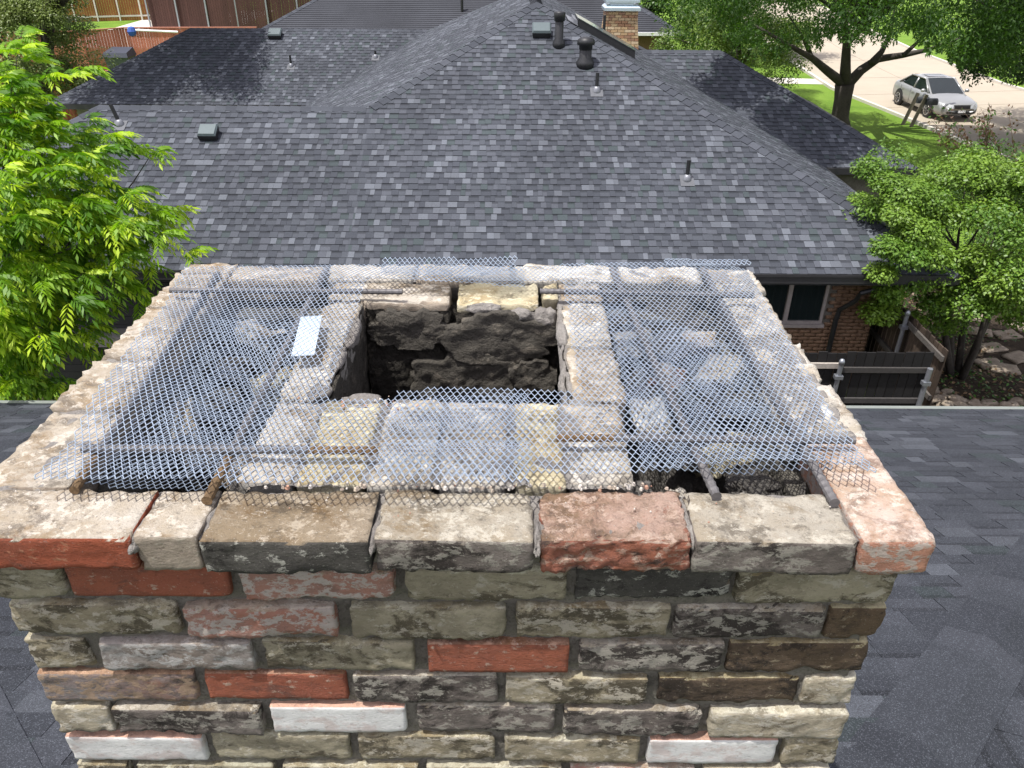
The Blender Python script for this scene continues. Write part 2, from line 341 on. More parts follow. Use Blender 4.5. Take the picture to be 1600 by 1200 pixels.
# ------------------------------------------------------------------ roofs of shingles
TONES = [((.043, .048, .058), 34), ((.053, .059, .070), 30), ((.063, .069, .082), 20), ((.045, .057, .061), 8), ((.082, .090, .104), 9), ((.100, .110, .127), 6)]
def clip(poly, a, b, c):
    out = []
    for i in range(len(poly)):
        p, q = poly[i], poly[(i + 1) % len(poly)]; dp = a * p[0] + b * p[1] + c; dq = a * q[0] + b * q[1] + c
        if dp >= 0: out.append(p)
        if (dp >= 0) != (dq >= 0):
            t = dp / (dp - dq); out.append((p[0] + t * (q[0] - p[0]), p[1] + t * (q[1] - p[1])))
    return out
class Roof:
    def __init__(s, house, mat, thick=1.0, bright=1.0, see=lambda x, y: True, widths=(.08, .10, .12, .14, .17)):
        s.h = house; s.mat = mat; s.c = []; s.mb = MB(); s.k = thick; s.protos = {}; s.see = see; s.br = bright; s.widths = widths; s.deck = MB()
    def tab(s, w_, tone, high):
        key = (w_, tone, high)
        if key in s.protos: return s.protos[key]
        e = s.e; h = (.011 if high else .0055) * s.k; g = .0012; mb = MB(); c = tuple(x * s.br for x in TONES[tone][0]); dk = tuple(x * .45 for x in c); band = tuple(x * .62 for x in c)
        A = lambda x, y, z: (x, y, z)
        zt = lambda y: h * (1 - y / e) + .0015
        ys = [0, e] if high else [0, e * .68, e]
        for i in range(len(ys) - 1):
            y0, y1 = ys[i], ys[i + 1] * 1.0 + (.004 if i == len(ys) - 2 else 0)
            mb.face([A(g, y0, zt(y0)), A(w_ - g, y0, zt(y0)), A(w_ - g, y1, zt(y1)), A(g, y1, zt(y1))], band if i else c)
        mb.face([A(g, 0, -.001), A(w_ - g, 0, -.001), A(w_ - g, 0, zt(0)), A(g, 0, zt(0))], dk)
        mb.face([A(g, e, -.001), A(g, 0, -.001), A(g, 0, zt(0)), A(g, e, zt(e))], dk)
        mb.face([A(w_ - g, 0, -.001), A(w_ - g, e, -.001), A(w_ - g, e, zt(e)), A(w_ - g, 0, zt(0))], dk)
        s.protos[key] = mb; return mb
    def plane(s, O, U, V, poly, e=.143, seed=1, cull=True):
        """O eave origin, U along the eave, V up the slope, poly in (u, v), counter-clockwise and convex"""
        s.e = e; O, U, V = Vector(O), Vector(U).normalized(), Vector(V).normalized(); N = U.cross(V); rnd = random.Random(seed)
        s.deck.face([O + U * p[0] + V * p[1] - N * .006 for p in poly], (.03, .03, .035))
        edges = []
        for i in range(len(poly)):
            p, q = poly[i], poly[(i + 1) % len(poly)]; a, b = -(q[1] - p[1]), q[0] - p[0]; l = math.hypot(a, b) or 1; edges.append((a / l, b / l, -(a * p[0] + b * p[1]) / l))
        Mx = Matrix(((U.x, V.x, N.x, O.x), (U.y, V.y, N.y, O.y), (U.z, V.z, N.z, O.z), (0, 0, 0, 1)))
        us = [p[0] for p in poly]; vmax = max(p[1] for p in poly); tot = sum(t[1] for t in TONES)
        for r in range(int(math.ceil(vmax / e))):
            v = r * e; u = min(us) - rnd.random() * .4; high = False; last = 0
            while u < max(us):
                w_ = rnd.choice(s.widths); high = not high if rnd.random() < .85 else high
                x = rnd.random() * tot; tone = 0
                for i, t in enumerate(TONES):
                    x -= t[1]
                    if x <= 0: tone = i; break
                if tone >= 4: high = True
                if tone == last and rnd.random() < .4: tone = (tone + 1) % 4
                last = tone
                rect = [(u, v), (u + w_, v), (u + w_, v + e), (u, v + e)]
                ins = all(a * p[0] + b * p[1] + c >= 0 for p in rect for a, b, c in edges)
                if ins:
                    L = Mx @ Matrix.Translation((u, v, 0)); cpt = L @ Vector((w_ / 2, e / 2, 0)); q = proj(cpt); area = 0
                    if q and -20 < q[0] < 1620 and -20 < q[1] < 1220:
                        if s.see(q[0], q[1]): area = w_ * e * abs(N.dot((cpt - Vector((0, 0, CZ))).normalized())) / q[2] ** 2
                    s.c.append((area, len(s.c), w_, tone, high, L))
                else:
                    pl = rect
                    for a, b, c in edges:
                        pl = clip(pl, a, b, c)
                        if len(pl) < 3: break
                    if len(pl) >= 3:
                        h = .006 * s.k; s.mb.face([Mx @ Vector((p[0], p[1], h * (1 - (p[1] - v) / e) + .0015)) for p in pl], tuple(x * s.br for x in TONES[tone][0]))
                u += w_
    def finish(s, n=300):
        s.c.sort(key=lambda t: -t[0]); cache = {}
        for i, (area, _, w_, tone, high, L) in enumerate(s.c):
            mb = s.tab(w_, tone, high)
            if i < n and area > 0:
                key = (w_, tone, high)
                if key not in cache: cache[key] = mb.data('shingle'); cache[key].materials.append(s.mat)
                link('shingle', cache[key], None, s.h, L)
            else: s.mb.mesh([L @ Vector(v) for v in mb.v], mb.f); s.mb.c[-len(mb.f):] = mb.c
        s.mb.build('shingle_courses', s.mat, s.h, kind='stuff')
        s.deck.build('roof_deck', M['deck'], s.h)
    def caps(s, A, B, d1, d2, e=.2, hw=.15, th=.009, seed=0, name='ridge_cap'):
        """cap shingles from A (low end, butts face it) to B, bent over the line; d1, d2 unit vectors down the two slopes, square to the line"""
        A, B, d1, d2 = Vector(A), Vector(B), Vector(d1), Vector(d2); D = (B - A); L_ = D.length; D.normalize(); up = (-(d1 + d2)).normalized(); rnd = random.Random(seed)
        protos = []
        for tn in range(5):
            c = tuple(x * s.br for x in [TONES[0][0], TONES[1][0], TONES[1][0], TONES[0][0], TONES[2][0]][tn]); mb = MB(); dk = tuple(x * .35 for x in c)
            prof = [(1, d1), (.5, d1), (.15, d1), (.15, d2), (.5, d2), (1, d2)]
            rows = []
            for q, hgt in ((0, th + .004), (e * 1.12, .003)):
                rows.append([d * (hw * t) + D * q + up * (hgt + (.006 if t < .2 else 0)) for t, d in prof])
            low = [p - up * (th + .003) for p in rows[0]]
            for i in range(5):
                mb.face([rows[0][i], rows[0][i + 1], rows[1][i + 1], rows[1][i]], c)
                mb.face([low[i], low[i + 1], rows[0][i + 1], rows[0][i]], dk)
            e0 = [rows[0][0], rows[1][0], rows[1][0] - up * .004, low[0]]; e1 = [rows[0][5], rows[1][5], rows[1][5] - up * .004, low[5]]
            mb.face(e0, dk); mb.face(e1, dk)
            me = mb.data(name, False); me.materials.append(s.mat); protos.append(me)
        for k in range(int(L_ / e)):
            p = A + D * (k * e)
            link(name, rnd.choice(protos), None, s.h, Matrix.Translation(p + up * .003))
# ================================================================== ground and street
def poly_sheet(name, pts, mat, z, kind='structure'):
    mb = MB(); mb.face([(p[0], p[1], z) for p in pts]); return mb.build(name, mat, kind=kind)
GZ = -.2
poly_sheet('ground', [(-300, -60), (300, -60), (300, 420), (-300, 420)], M['lawn'], GZ)
poly_sheet('side_yard_soil', [(-16, 2), (6.9, 2), (11.5, 8), (12.5, 15), (9.5, 17.7), (7.2, 17.7), (7.2, 11.9), (-16, 11.9)], M['soil'], GZ + .004)
# street: kerb line on the near side, running away to the left
K = [Vector((20.5, 14)), Vector((18.6, 24)), Vector((17.35, 31.5)), Vector((16.9, 36)), Vector((16.2, 42)), Vector((16.9, 54)), Vector((19.5, 75)), Vector((25, 110))]
far = [p + Vector((9.5, 1.5)) for p in K]
mbs = MB()
for i in range(len(K) - 1):
    mbs.face([(*K[i], GZ + .008), (*far[i], GZ + .008), (*far[i + 1], GZ + .008), (*K[i + 1], GZ + .008)])
street = mbs.build('street', M['concrete'], kind='structure')
def kerb(name, P, w_):
    mb = MB()
    for i in range(len(P) - 1): mb.beam((*P[i], GZ + .06), (*P[i + 1], GZ + .06), w_, .13)
    return mb.build(name, M['path'], kind='structure')
kerb('near_kerb', K, .16); kerb('far_kerb', far, .16)
poly_sheet('front_path', [(10.5, 44.0), (16.3, 43.4), (16.4, 45.0), (10.5, 46.0)], M['path'], GZ + .012)
poly_sheet('driveway', [(-30.5, 55), (-21, 55), (-22, 80), (-31, 78)], M['path'], GZ + .01)
# joints in the street slab
mb = MB()
for t in (.25, .75):
    for i in range(3, 6):
        a = K[i].lerp(K[i + 1], t); b = far[i].lerp(far[i + 1], t); mb.beam((*a, GZ + .010), (*b, GZ + .010), .03, .006, c=(.22, .18, .14))
for i in range(len(K) - 1):
    a = K[i].lerp(far[i], .5); b = K[i + 1].lerp(far[i + 1], .5); mb.beam((*a, GZ + .010), (*b, GZ + .010), .03, .006, c=(.22, .18, .14))
mb.build('street_joints', M['vc'], kind='structure')
# ================================================================== our own roof, round the chimney
HZ = 5.45; TS = .392; SL = math.atan(TS)
house = thing('near_house', 'near house roof of large charcoal shingles wrapped around the brick chimney', 'house', (0, 0, 0))
def nearsee(x, y): return (x > 1180 or x < 170) and y > 625
rf = Roof(house, M['shingle_near'], .62, .62, nearsee, (.12, .16, .2, .25, .30))
EY = 7.26; cs = 1 / math.cos(SL)
# front plane: u along +x, v from the eave (y = EY) up towards y small
ul = (EY + .2); ur = EY - .29
rf.plane((0, EY, HZ - TS * EY), (-1, 0, 0), (0, -math.cos(SL), math.sin(SL)), [(-ur, 0), (ul, 0), (.245, (EY - .045) * cs)], .143, 3)
# side planes
XE = EY - .29
rf.plane((XE, 0, HZ - TS * (XE + .29)), (0, 1, 0), (-math.cos(SL), 0, math.sin(SL)), [(-4, 0), (EY, 0), (.045, (XE + .245) * cs), (-4, (XE + .245) * cs)], .143, 4)
XL = -(EY + .2)
rf.plane((XL, 0, HZ + TS * (XL + .2)), (0, -1, 0), (math.cos(SL), 0, math.sin(SL)), [(-EY, 0), (4, 0), (4, (-XL - .245) * cs), (-.045, (-XL - .245) * cs)], .143, 5)
rf.finish(300)
zr = lambda x, y: HZ - TS * max(y, x + .29, -x - .2)
A = Vector((XE, EY, HZ - TS * EY)); B = Vector((-.245, .045, HZ - TS * .045)); D = (B - A).normalized()
def down(nrm, D): 
    d = D.cross(Vector(nrm)).normalized(); return d if d.z < 0 else -d
n1 = Vector((0, TS, 1)); n2 = Vector((TS, 0, 1)); n3 = Vector((-TS, 0, 1))
rf.caps(A, B, down(n1, D), down(n2, D), .2, .17, .006, 1)
A = Vector((XL, EY, HZ - TS * EY)); D = (B - A).normalized()
rf.caps(A, B, down(n1, D), down(n3, D), .2, .17, .006, 2)
mb = MB()
ez = HZ - TS * EY
mb.box((XL, EY - .02, ez - .05), (XE, EY + .035, ez + .016)); mb.build('drip_edge', M['drip'], house)
for a_, b_ in (((XL, EY - .06, ez - .22), (XE, EY - .025, ez - .055)), ((XE - .05, -4, ez - .22), (XE - .01, EY - .07, ez - .03)), ((XL + .01, -4, ez - .22), (XL + .05, EY - .07, ez - .03))):
    mb = MB(); mb.box(a_, b_); mb.build('fascia', M['fascia'], house)
mb = MB(); mb.box((XL + .6, -4, GZ), (XE - .6, EY - .6, ez - .03)); mb.build('wall', M['neibrick'], house)
# ================================================================== the neighbour's house
nb = thing('neighbour_house', 'large neighbouring house with hipped charcoal shingle roofs and tan brick wall', 'house', (0, 15, GZ))
NZ = CZ - 4.87; s5 = 2 / math.sqrt(5); c5 = 1 / math.sqrt(5); q5 = math.sqrt(5) / 2     # slope 1:2
PK = Vector((.47, 18.4, NZ + 3.35)); PR = Vector((.47, 22.9, NZ + 3.35))
def nsee(x, y): return 240 < x < 1345 and 0 < y < 423
nr = Roof(nb, M['shingle'], 1.0, 1.0, nsee)
ex0, ex1 = -11.4, 7.13
nr.plane((0, 11.7, NZ), (1, 0, 0), (0, s5, c5), [(ex0, 0), (-2.69, 0), (-2.69, 3.61 * q5), (ex0 + 3.61, 3.61 * q5)], .143, 11)
nr.plane((0, 11.7, NZ), (1, 0, 0), (0, s5, c5), [(-2.69, 0), (ex1, 0), (.47, 6.7 * q5), (-2.69, 3.61 * q5)], .143, 16)
# right face of the main block
nr.plane((ex1, 0, NZ), (0, 1, 0), (-s5, 0, c5), [(11.7, 0), (18.0, 0), (22.0, 4.0 * q5), (22.9, 6.66 * q5), (18.4, 6.66 * q5)], .143, 12)
# left face of the main block, down to the rear wing
nr.plane((-6.23, 0, NZ), (0, -1, 0), (s5, 0, c5), [(-24.55, 0), (-18.9, 0), (-15.31, 3.57 * q5), (-18.4, 6.7 * q5), (-22.9, 6.7 * q5), (-28.0, 3.45 * q5)], .143, 13)
# rear wing facing us, and the right wing facing us
nr.plane((0, 24.55, NZ), (1, 0, 0), (0, s5, c5), [(-14.1, 0), (-6.23, 0), (-2.78, 3.45 * q5), (-10.6, 3.45 * q5)], .143, 14)
nr.plane((0, 18.0, NZ), (1, 0, 0), (0, s5, c5), [(7.13, 0), (9.25, 0), (5.35, 3.9 * q5), (3.2, 3.9 * q5)], .143, 15)
# end faces and the backs one cannot see from here
dk = MB()
def dface(*p): dk.face([Vector(q) for q in p])
z36 = NZ + 1.805
dface((ex0, 11.7, NZ - .01), (ex0 + 3.61, 15.31, z36 - .01), (ex0, 18.9, NZ - .01)); dface((ex0 + 3.61, 15.31, z36 - .012), (-2.69, 15.31, z36 - .012), (.9, 18.9, NZ - .012), (ex0, 18.9, NZ - .012))
dface((-14.1, 24.55, NZ - .01), (-10.6, 28, NZ + 1.715), (-14.1, 31.5, NZ - .01)); dface((-10.6, 28, NZ + 1.715), (-2.6, 28, NZ + 1.715), (1, 31.5, NZ - .01), (-14.1, 31.5, NZ - .01))
dface((9.25, 18, NZ - .01), (9.25, 25.8, NZ - .01), (5.35, 21.9, NZ + 1.94)); dface((3.2, 21.9, NZ + 1.94), (5.35, 21.9, NZ + 1.94), (9.25, 25.8, NZ - .01), (0, 25.8, NZ - .01))
dface((.47, 22.9, NZ + 3.33), (3.2, 22.0, NZ + 1.95), (7.1, 26, NZ - .02), (-2, 28, NZ + 1.6), )
o = dk.build('rear_roof_slope', M['shingle'], nb); 
for p_ in o.data.color_attributes['Col'].data: p_.color = (.045, .048, .056, 1)
nr.finish(300)
def hip(A, B, n1, n2, seed, roof=nr, e=.2, hw=.15):
    A, B = Vector(A), Vector(B); D = (B - A).normalized(); roof.caps(A, B, down(n1, D), down(n2, D), e, hw, .013, seed)
F_, Rt, Lf, Bk = Vector((0, -.5, 1)), Vector((.5, 0, 1)), Vector((-.5, 0, 1)), Vector((0, .5, 1))
hip((ex1, 11.7, NZ), PK, F_, Rt, 1); hip((-2.69, 15.31, z36), PK, F_, Lf, 2)
hip((ex0, 11.7, NZ), (ex0 + 3.61, 15.31, z36), F_, Lf, 3)
hip((ex0 + 3.61, 15.31, z36), (-2.69, 15.31, z36), F_, Bk, 4); hip(PK, PR, Lf, Rt, 5)
hip((-14.1, 24.55, NZ), (-10.6, 28, NZ + 1.72), F_, Lf, 6); hip((-10.6, 28, NZ + 1.72), (-2.7, 28, NZ + 1.72), F_, Bk, 7)
hip((9.25, 18, NZ), (5.35, 21.9, NZ + 1.95), F_, Rt, 8); hip((5.35, 21.9, NZ + 1.95), (3.3, 21.9, NZ + 1.95), F_, Bk, 9)
# eaves, fascias, soffit
for a_, b_ in (((ex0, 11.66, NZ - .15), (ex1 + .04, 11.70, NZ - .004)), ((ex1, 11.702, NZ - .15), (ex1 + .04, 17.958, NZ - .004)), ((7.17, 17.96, NZ - .15), (9.29, 18.0, NZ - .004)), ((9.25, 18.002, NZ - .15), (9.29, 25.8, NZ - .004)), ((-14.1, 24.51, NZ - .15), (-5.9, 24.55, NZ - .004)), ((ex0 - .04, 11.66, NZ - .15), (ex0 - .002, 18.9, NZ - .004))):
    mb = MB(); mb.box(a_, b_); mb.build('fascia', M['fascia'], nb)
mb = MB(); mb.box((ex0, 11.702, NZ - .19), (ex1, 12.3, NZ - .175)); mb.build('soffit', M['fascia'], nb)
mb = MB(); mb.box((6.26, 12.302, NZ - .19), (ex1, 18.0, NZ - .175)); mb.build('soffit', M['fascia'], nb)
mb = MB()
for k in range(int((ex1 - ex0) / 3)): mb.box((ex0 + k * 3 + .004, 11.645, NZ - .03), (ex0 + k * 3 + 2.996, 11.657, NZ + .012), (.035, .036, .04))
mb.build('drip_edge', M['fascia'], nb)
# walls (mortar core) with separate bricks where the photograph shows them
WY = 12.30; WX = 6.26
mb = MB(); mb.box((-10.8, WY + .05, GZ), (WX - .05, 18.3, NZ - .18)); mb.box((-13.5, 25.1, GZ), (-4, 31, NZ - .18)); mb.box((0, 18.31, GZ), (8.7, 25.2, NZ - .18)); mb.build('wall_core', M['mortar'], nb)
wx0, wx1, wz0, wz1 = hy(1100, 430, WY).x, hy(1291, 470, WY).x, hy(1228, 505, WY).z, NZ - .19
brs = [mesh_of('brick', *rough_box((.195, .09, .057), 500 + i, .06, .004, .002, .004), smooth=True) for i in range(6)]
half = [mesh_of('brick', *rough_box((.095, .09, .057), 520 + i, .06, .004, .002, .004), smooth=True) for i in range(3)]
for me in brs + half: me.materials.append(M['neibrick'])
rnd = random.Random(5); nvis = 0; stuffb = MB()
for r in range(int((NZ - .2 - GZ) / .069)):
    z = NZ - .23 - r * .069; x = WX - .1 - (r % 2) * .103
    if r % 2: 
        if z > .3: link('brick', rnd.choice(half), None, nb, Matrix.Translation((WX - .048, WY + .045, z)))
    while x > -10.6:
        inwin = wx0 - .1 < x < wx1 + .1 and z > wz0 - .03
        if not inwin:
            if x > 4.2 and z > .3 and nvis < 290:
                link('brick', rnd.choice(brs), None, nb, Matrix.Translation((x, WY + .045 + rnd.uniform(-.003, .003), z))); nvis += 1
            else: stuffb.box((x - .097, WY, z - .028), (x + .097, WY + .06, z + .028))
        x -= .206
stuffb.build('brick_face', M['neibrick'], nb, kind='stuff')
# window
def window(name, x0, x1, z0, z1, mull, parent=nb, y=WY):
    f = MB(); fw = .05
    f.box((x0, y - .02, z0), (x0 + fw, y + .06, z1)); f.box((x1 - fw, y - .02, z0), (x1, y + .06, z1)); f.box((x0 + fw, y - .02, z0), (x1 - fw, y + .06, z0 + fw)); f.box((x0 + fw, y - .02, z1 - fw), (x1 - fw, y + .06, z1))
    f.box((mull - .035, y - .03, z0 + fw), (mull + .035, y + .05, z1 - fw)); fr = f.build(name, M['frame'], parent)
    for a, b in ((x0 + fw, mull - .035), (mull + .035, x1 - fw)):
        g = MB(); g.box((a, y + .012, z0 + fw), (b, y + .022, z1 - fw)); g.build('pane', M['glass'], fr)
    s = MB(); s.box((x0 - .04, y - .06, z0 - .06), (x1 + .04, y + .03, z0 - .003)); s.build('sill', M['frame'], fr)
    r_ = MB(); r_.box((x0 + .06, y + .03, z0), (x1 - .06, y + .045, z1)); return fr
window('window', wx0, wx1, wz0, NZ - .2, hy(1232, 470, WY).x)
cut = hy(1283, 470, WY).x
# downspout
P = [hy(1345, 458, WY - .35), hy(1337, 470, WY - .25), hy(1312, 484, WY - .07), hy(1306, 500, WY - .06)]; P.append(Vector((P[3].x - .0, WY - .06, -.1)))
mb = MB(); mb.tube([(WX + .3, 11.8, NZ - .1)] + P, .043, 8); mb.build('downspout', M['blackpipe'], nb)
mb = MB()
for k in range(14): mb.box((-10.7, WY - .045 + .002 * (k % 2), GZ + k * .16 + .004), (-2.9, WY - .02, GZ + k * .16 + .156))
mb.build('added_shade_boards', M['fascia'], nb, kind='stuff')  # dark boards added over the brick to deepen the tree shade on this wall
ll = hy(170, 533, 11.95); mb = MB(); mb.box((ll.x - 2.6, 11.9, ll.z - .09), (ll.x + 1.3, 12.28, ll.z + .09)); mb.build('ledge', M['frameshade'], nb)
window('window', -5.4, -3.2, 1.35, NZ - .2, -4.3, nb, WY - .07)
# skylight on the right face
def onR(x, y, h=0): return Vector((x, y, PK.z - (x - .47) * .5 + h))
sk = MB()
def slab(mb, x0, x1, y0, y1, h0, h1, c=None):
    v = [onR(x, y, h) for h in (h0, h1) for x, y in ((x0, y0), (x1, y0), (x1, y1), (x0, y1))]
    mb.mesh(v, [(0, 3, 2, 1), (4, 5, 6, 7), (0, 1, 5, 4), (1, 2, 6, 5), (2, 3, 7, 6), (3, 0, 4, 7)], c)
sx0, sx1, sy0, sy1 = 1.36, 2.62, 18.25, 19.15
slab(sk, sx0, sx1, sy0, sy0 + .05, -.02, .15); slab(sk, sx0, sx1, sy1 - .05, sy1, -.02, .15); slab(sk, sx0, sx0 + .05, sy0 + .051, sy1 - .051, -.02, .15); slab(sk, sx1 - .05, sx1, sy0 + .051, sy1 - .051, -.02, .15)
skl = sk.build('skylight', M['blackpipe'], nb); g2 = MB(); slab(g2, sx0 - .01, sx1 + .01, sy0 - .01, sy1 + .01, .153, .165); g2.build('pane', M['skyglass'], skl)
g3 = MB(); slab(g3, sx0 - .22, sx0 - .01, sy0 - .12, sy1 + .1, .012, .03); slab(g3, sx0 - .09, sx0 - .012, sy0, sy1, .032, .10); g3.build('flashing', M['lead'], skl)
# roof vents: each is a part of the house
NF = Vector((0, -.5, 1)).normalized(); PF = Vector((0, 11.7, NZ)); PRW = Vector((0, 24.55, NZ))
def pipe(px, py, P0, h=.34, r=.035, lean=0):
    p = hp(px, py, P0, NF); mb = MB()
    mb.tube([p + Vector((0, 0, .0)), p + Vector((lean * h, .0, h))], [r, r], 10)
    o = mb.build('vent_pipe', M['blackpipe'], nb)
    f = MB(); Mx = Matrix.Translation(p); f.lathe([(.085, -.03), (.08, .02), (.06, .065), (r + .004, .10)], 12, M=Mx @ Matrix.Rotation(math.atan(.5), 4, 'X') @ Matrix.Rotation(-math.atan(.5) * .6, 4, 'X')); f.build('boot', M['lead'], o, True)
    pl = MB(); U = Vector((1, 0, 0)); V = Vector((0, s5, c5)); b_ = p + NF * .016
    pl.face([b_ + U * a + V * b for a, b in ((-.12, -.17), (.12, -.17), (.12, .10), (-.12, .10))]); pl.face([b_ + U * a + V * b - NF * .003 for a, b in ((.12, -.17), (-.12, -.17), (-.12, .10), (.12, .10))]); pl.build('flashing', M['shingle_grey'], o)
def stack(px, py, P0, h, r, cap):
    p = hp(px, py, P0, NF); mb = MB(); prof = [(r * 1.5, -.06), (r * 1.45, .06), (r, .13), (r, h - .16), (r * .9, h - .15)]
    mb.lathe(prof, 14, o=tuple(p)); o = mb.build('flue_pipe', M['blackpipe'], nb, True)
    c = MB()
    if cap == 1: c.lathe([(r * 1.25, h - .17), (r * 1.35, h - .02), (r * 1.2, h), (.01, h + .01)], 14, o=tuple(p))
    else: c.lathe([(r * 1.1, h - .2), (r * 1.1, h - .12), (r * 1.45, h - .11), (r * 1.4, h - .03), (r * .9, h + .02), (.01, h + .03)], 14, o=tuple(p))
    c.build('cap', M['blackpipe'], o, True)
def boxvent(px, py, P0, w_=.30, d=.26, h=.15):
    p = hp(px, py, P0, NF); mb = MB(); U = Vector((1, 0, 0)); V = Vector((0, s5, c5)); 
    f = lambda a, b, c: p + U * a + V * b + NF * c
    lo = [(-w_ / 2, -d / 2), (w_ / 2, -d / 2), (w_ / 2, d / 2), (-w_ / 2, d / 2)]
    vs = [f(a * .92, b * .92, 0) for a, b in lo] + [f(a, b, h * (.75 if b < 0 else .95)) for a, b in lo] + [f(a * .86, b * .86, h * (1.0 if b < 0 else 1.1)) for a, b in lo]
    fs = [(0, 1, 5, 4), (1, 2, 6, 5), (2, 3, 7, 6), (3, 0, 4, 7)]; mb.mesh(vs, fs); o = mb.build('box_vent', M['blackpipe'], nb)
    t = MB(); t.mesh(vs, [(4, 5, 9, 8), (5, 6, 10, 9), (6, 7, 11, 10), (7, 4, 8, 11), (8, 9, 10, 11)]); t.build('hood', M['ventgreen'], o)
for a in ((932, 143), (1073, 281)): pipe(*a, PF)
pipe(188, 195, PF, .36, .035, -.25)
for a in ((455, 104), ): pipe(*a, PRW)
pipe(587, 90, PRW, .2)
stack(873, 71, PF, .62, .085, 1); stack(914, 101, PF, .48, .12, 2)
boxvent(328, 213, PF, .33, .28, .16); boxvent(431, 57, PRW, .42, .34, .18); boxvent(846, 54, PF, .38, .3, .17)
p0 = onR(2.1, 20.0); mb = MB(); mb.tube([p0, p0 + Vector((0, 0, .42))], .035, 8); mb.build('vent_pipe', M['blackpipe'], nb)
# brick chimney of the neighbour, parts of that house: shaft, brick courses, metal cap
cx, cy = 2.78, 22.6
ch = MB(); ch.box((cx - .33, cy - .22, 3.4), (cx + .33, cy + .22, 5.16)); cho = ch.build('chimney', M['mortar'], nb)
cb = MB(); rnd = random.Random(9)
for r in range(26):
    z = 3.42 + r * .069; k = (z - 3.4) / 1.75; hw = .58 - .16 * min(1, k * 1.15); hd = hw - .12
    if z > 5.16: break
    soldier = r in (21, 22, 23)
    n = 5; off = (r % 2) * .5
    for side in range(3):
        for i in range(-1, n + 1):
            a0 = -hw + (i + off) * (2 * hw / n) + .006; a1 = a0 + 2 * hw / n - .012; a0 = max(a0, -hw); a1 = min(a1, hw)
            if a1 - a0 < .03: continue
            j = rnd.uniform(-.004, .004)
            c = rnd.choice([(.44, .31, .17), (.52, .39, .22), (.37, .21, .12), (.47, .35, .21), (.56, .45, .29), (.31, .19, .12)])
            if side == 0: cb.box((cx + a0, cy - hd + j, z), (cx + a1, cy - hd + .08, z + .059), c)
            elif side == 1: cb.box((cx - hw, cy + a0 * .75, z), (cx - hw + .08, cy + a1 * .75, z + .059), c)
            else: cb.box((cx + hw - .08, cy + a0 * .75, z), (cx + hw, cy + a1 * .75, z + .059), c)
cb.build('brick_courses', M['vc'], cho, kind='stuff')
cm = MB()
def frus(mb, z0, z1, a0, b0, a1, b1):
    v = [(cx + sx * a0, cy + sy * b0, z0) for sx, sy in ((-1, -1), (1, -1), (1, 1), (-1, 1))] + [(cx + sx * a1, cy + sy * b1, z1) for sx, sy in ((-1, -1), (1, -1), (1, 1), (-1, 1))]
    mb.mesh(v, [(0, 3, 2, 1), (4, 5, 6, 7), (0, 1, 5, 4), (1, 2, 6, 5), (2, 3, 7, 6), (3, 0, 4, 7)])
frus(cm, 5.17, 5.24, .47, .38, .47, .38); frus(cm, 5.241, 5.30, .46, .37, .40, .31); frus(cm, 5.36, 5.42, .44, .35, .44, .35); frus(cm, 5.421, 5.5, .43, .34, .30, .22)
frus(cm, 5.301, 5.359, .30, .22, .30, .22); cm.build('metal_cap', M['capmetal'], cho)
# ================================================================== further house behind
fh = thing('far_house', 'farther house with plain dark grey hipped roof behind the neighbour', 'house', (-2, 48, GZ))
FZ = 2.4; fx0, fx1, fy0, fy1 = -12.6, 8.3, 42, 60; hh = 4.5
sh = MB(); c = (.045, .048, .056)
a, b, c_, d = (fx0, fy0, FZ), (fx1, fy0, FZ), (fx1, fy1, FZ), (fx0, fy1, FZ); e_, f_ = (fx0 + 9, fy0 + 9, FZ + hh), (fx1 - 9, fy0 + 9, FZ + hh)
sh.face([a, b, f_, e_], c); sh.face([b, c_, f_], c); sh.face([c_, d, e_, f_], c); sh.face([d, a, e_], c); sh.build('roof', M['shingle'], fh)
# visible courses on the front slope, joined (far too small to pick apart)
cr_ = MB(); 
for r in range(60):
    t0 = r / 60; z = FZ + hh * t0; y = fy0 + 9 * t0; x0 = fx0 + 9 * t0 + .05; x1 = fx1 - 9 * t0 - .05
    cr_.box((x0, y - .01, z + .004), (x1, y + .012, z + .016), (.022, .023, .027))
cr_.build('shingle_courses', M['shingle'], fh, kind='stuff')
fr_ = Roof(fh, M['shingle'], 1.4, .95)
for A_, B_, n_ in (((fx1, fy0, FZ), f_, Rt), ((fx0, fy0, FZ), e_, Lf)):
    hip(A_, B_, F_, n_, 21, fr_, .3, .2)
mb = MB(); mb.box((fx0 + .5, fy0 + .5, GZ), (fx1 - .5, fy1 - .5, FZ - .02)); mb.build('wall', M['neibrick'], fh)
mb = MB(); mb.box((fx1 - 2.4, fy0 - .12, FZ - .12), (fx1 + .05, fy0 - .01, FZ + .02)); mb.build('gutter', M['whitep'], fh)
for px, py in ((722, 18), ):
    p = hp(px, py, Vector(a), NF); mb = MB(); mb.tube([p, p + Vector((0, 0, .9))], .07, 8); mb.build('vent_pipe', M['blackpipe'], fh)
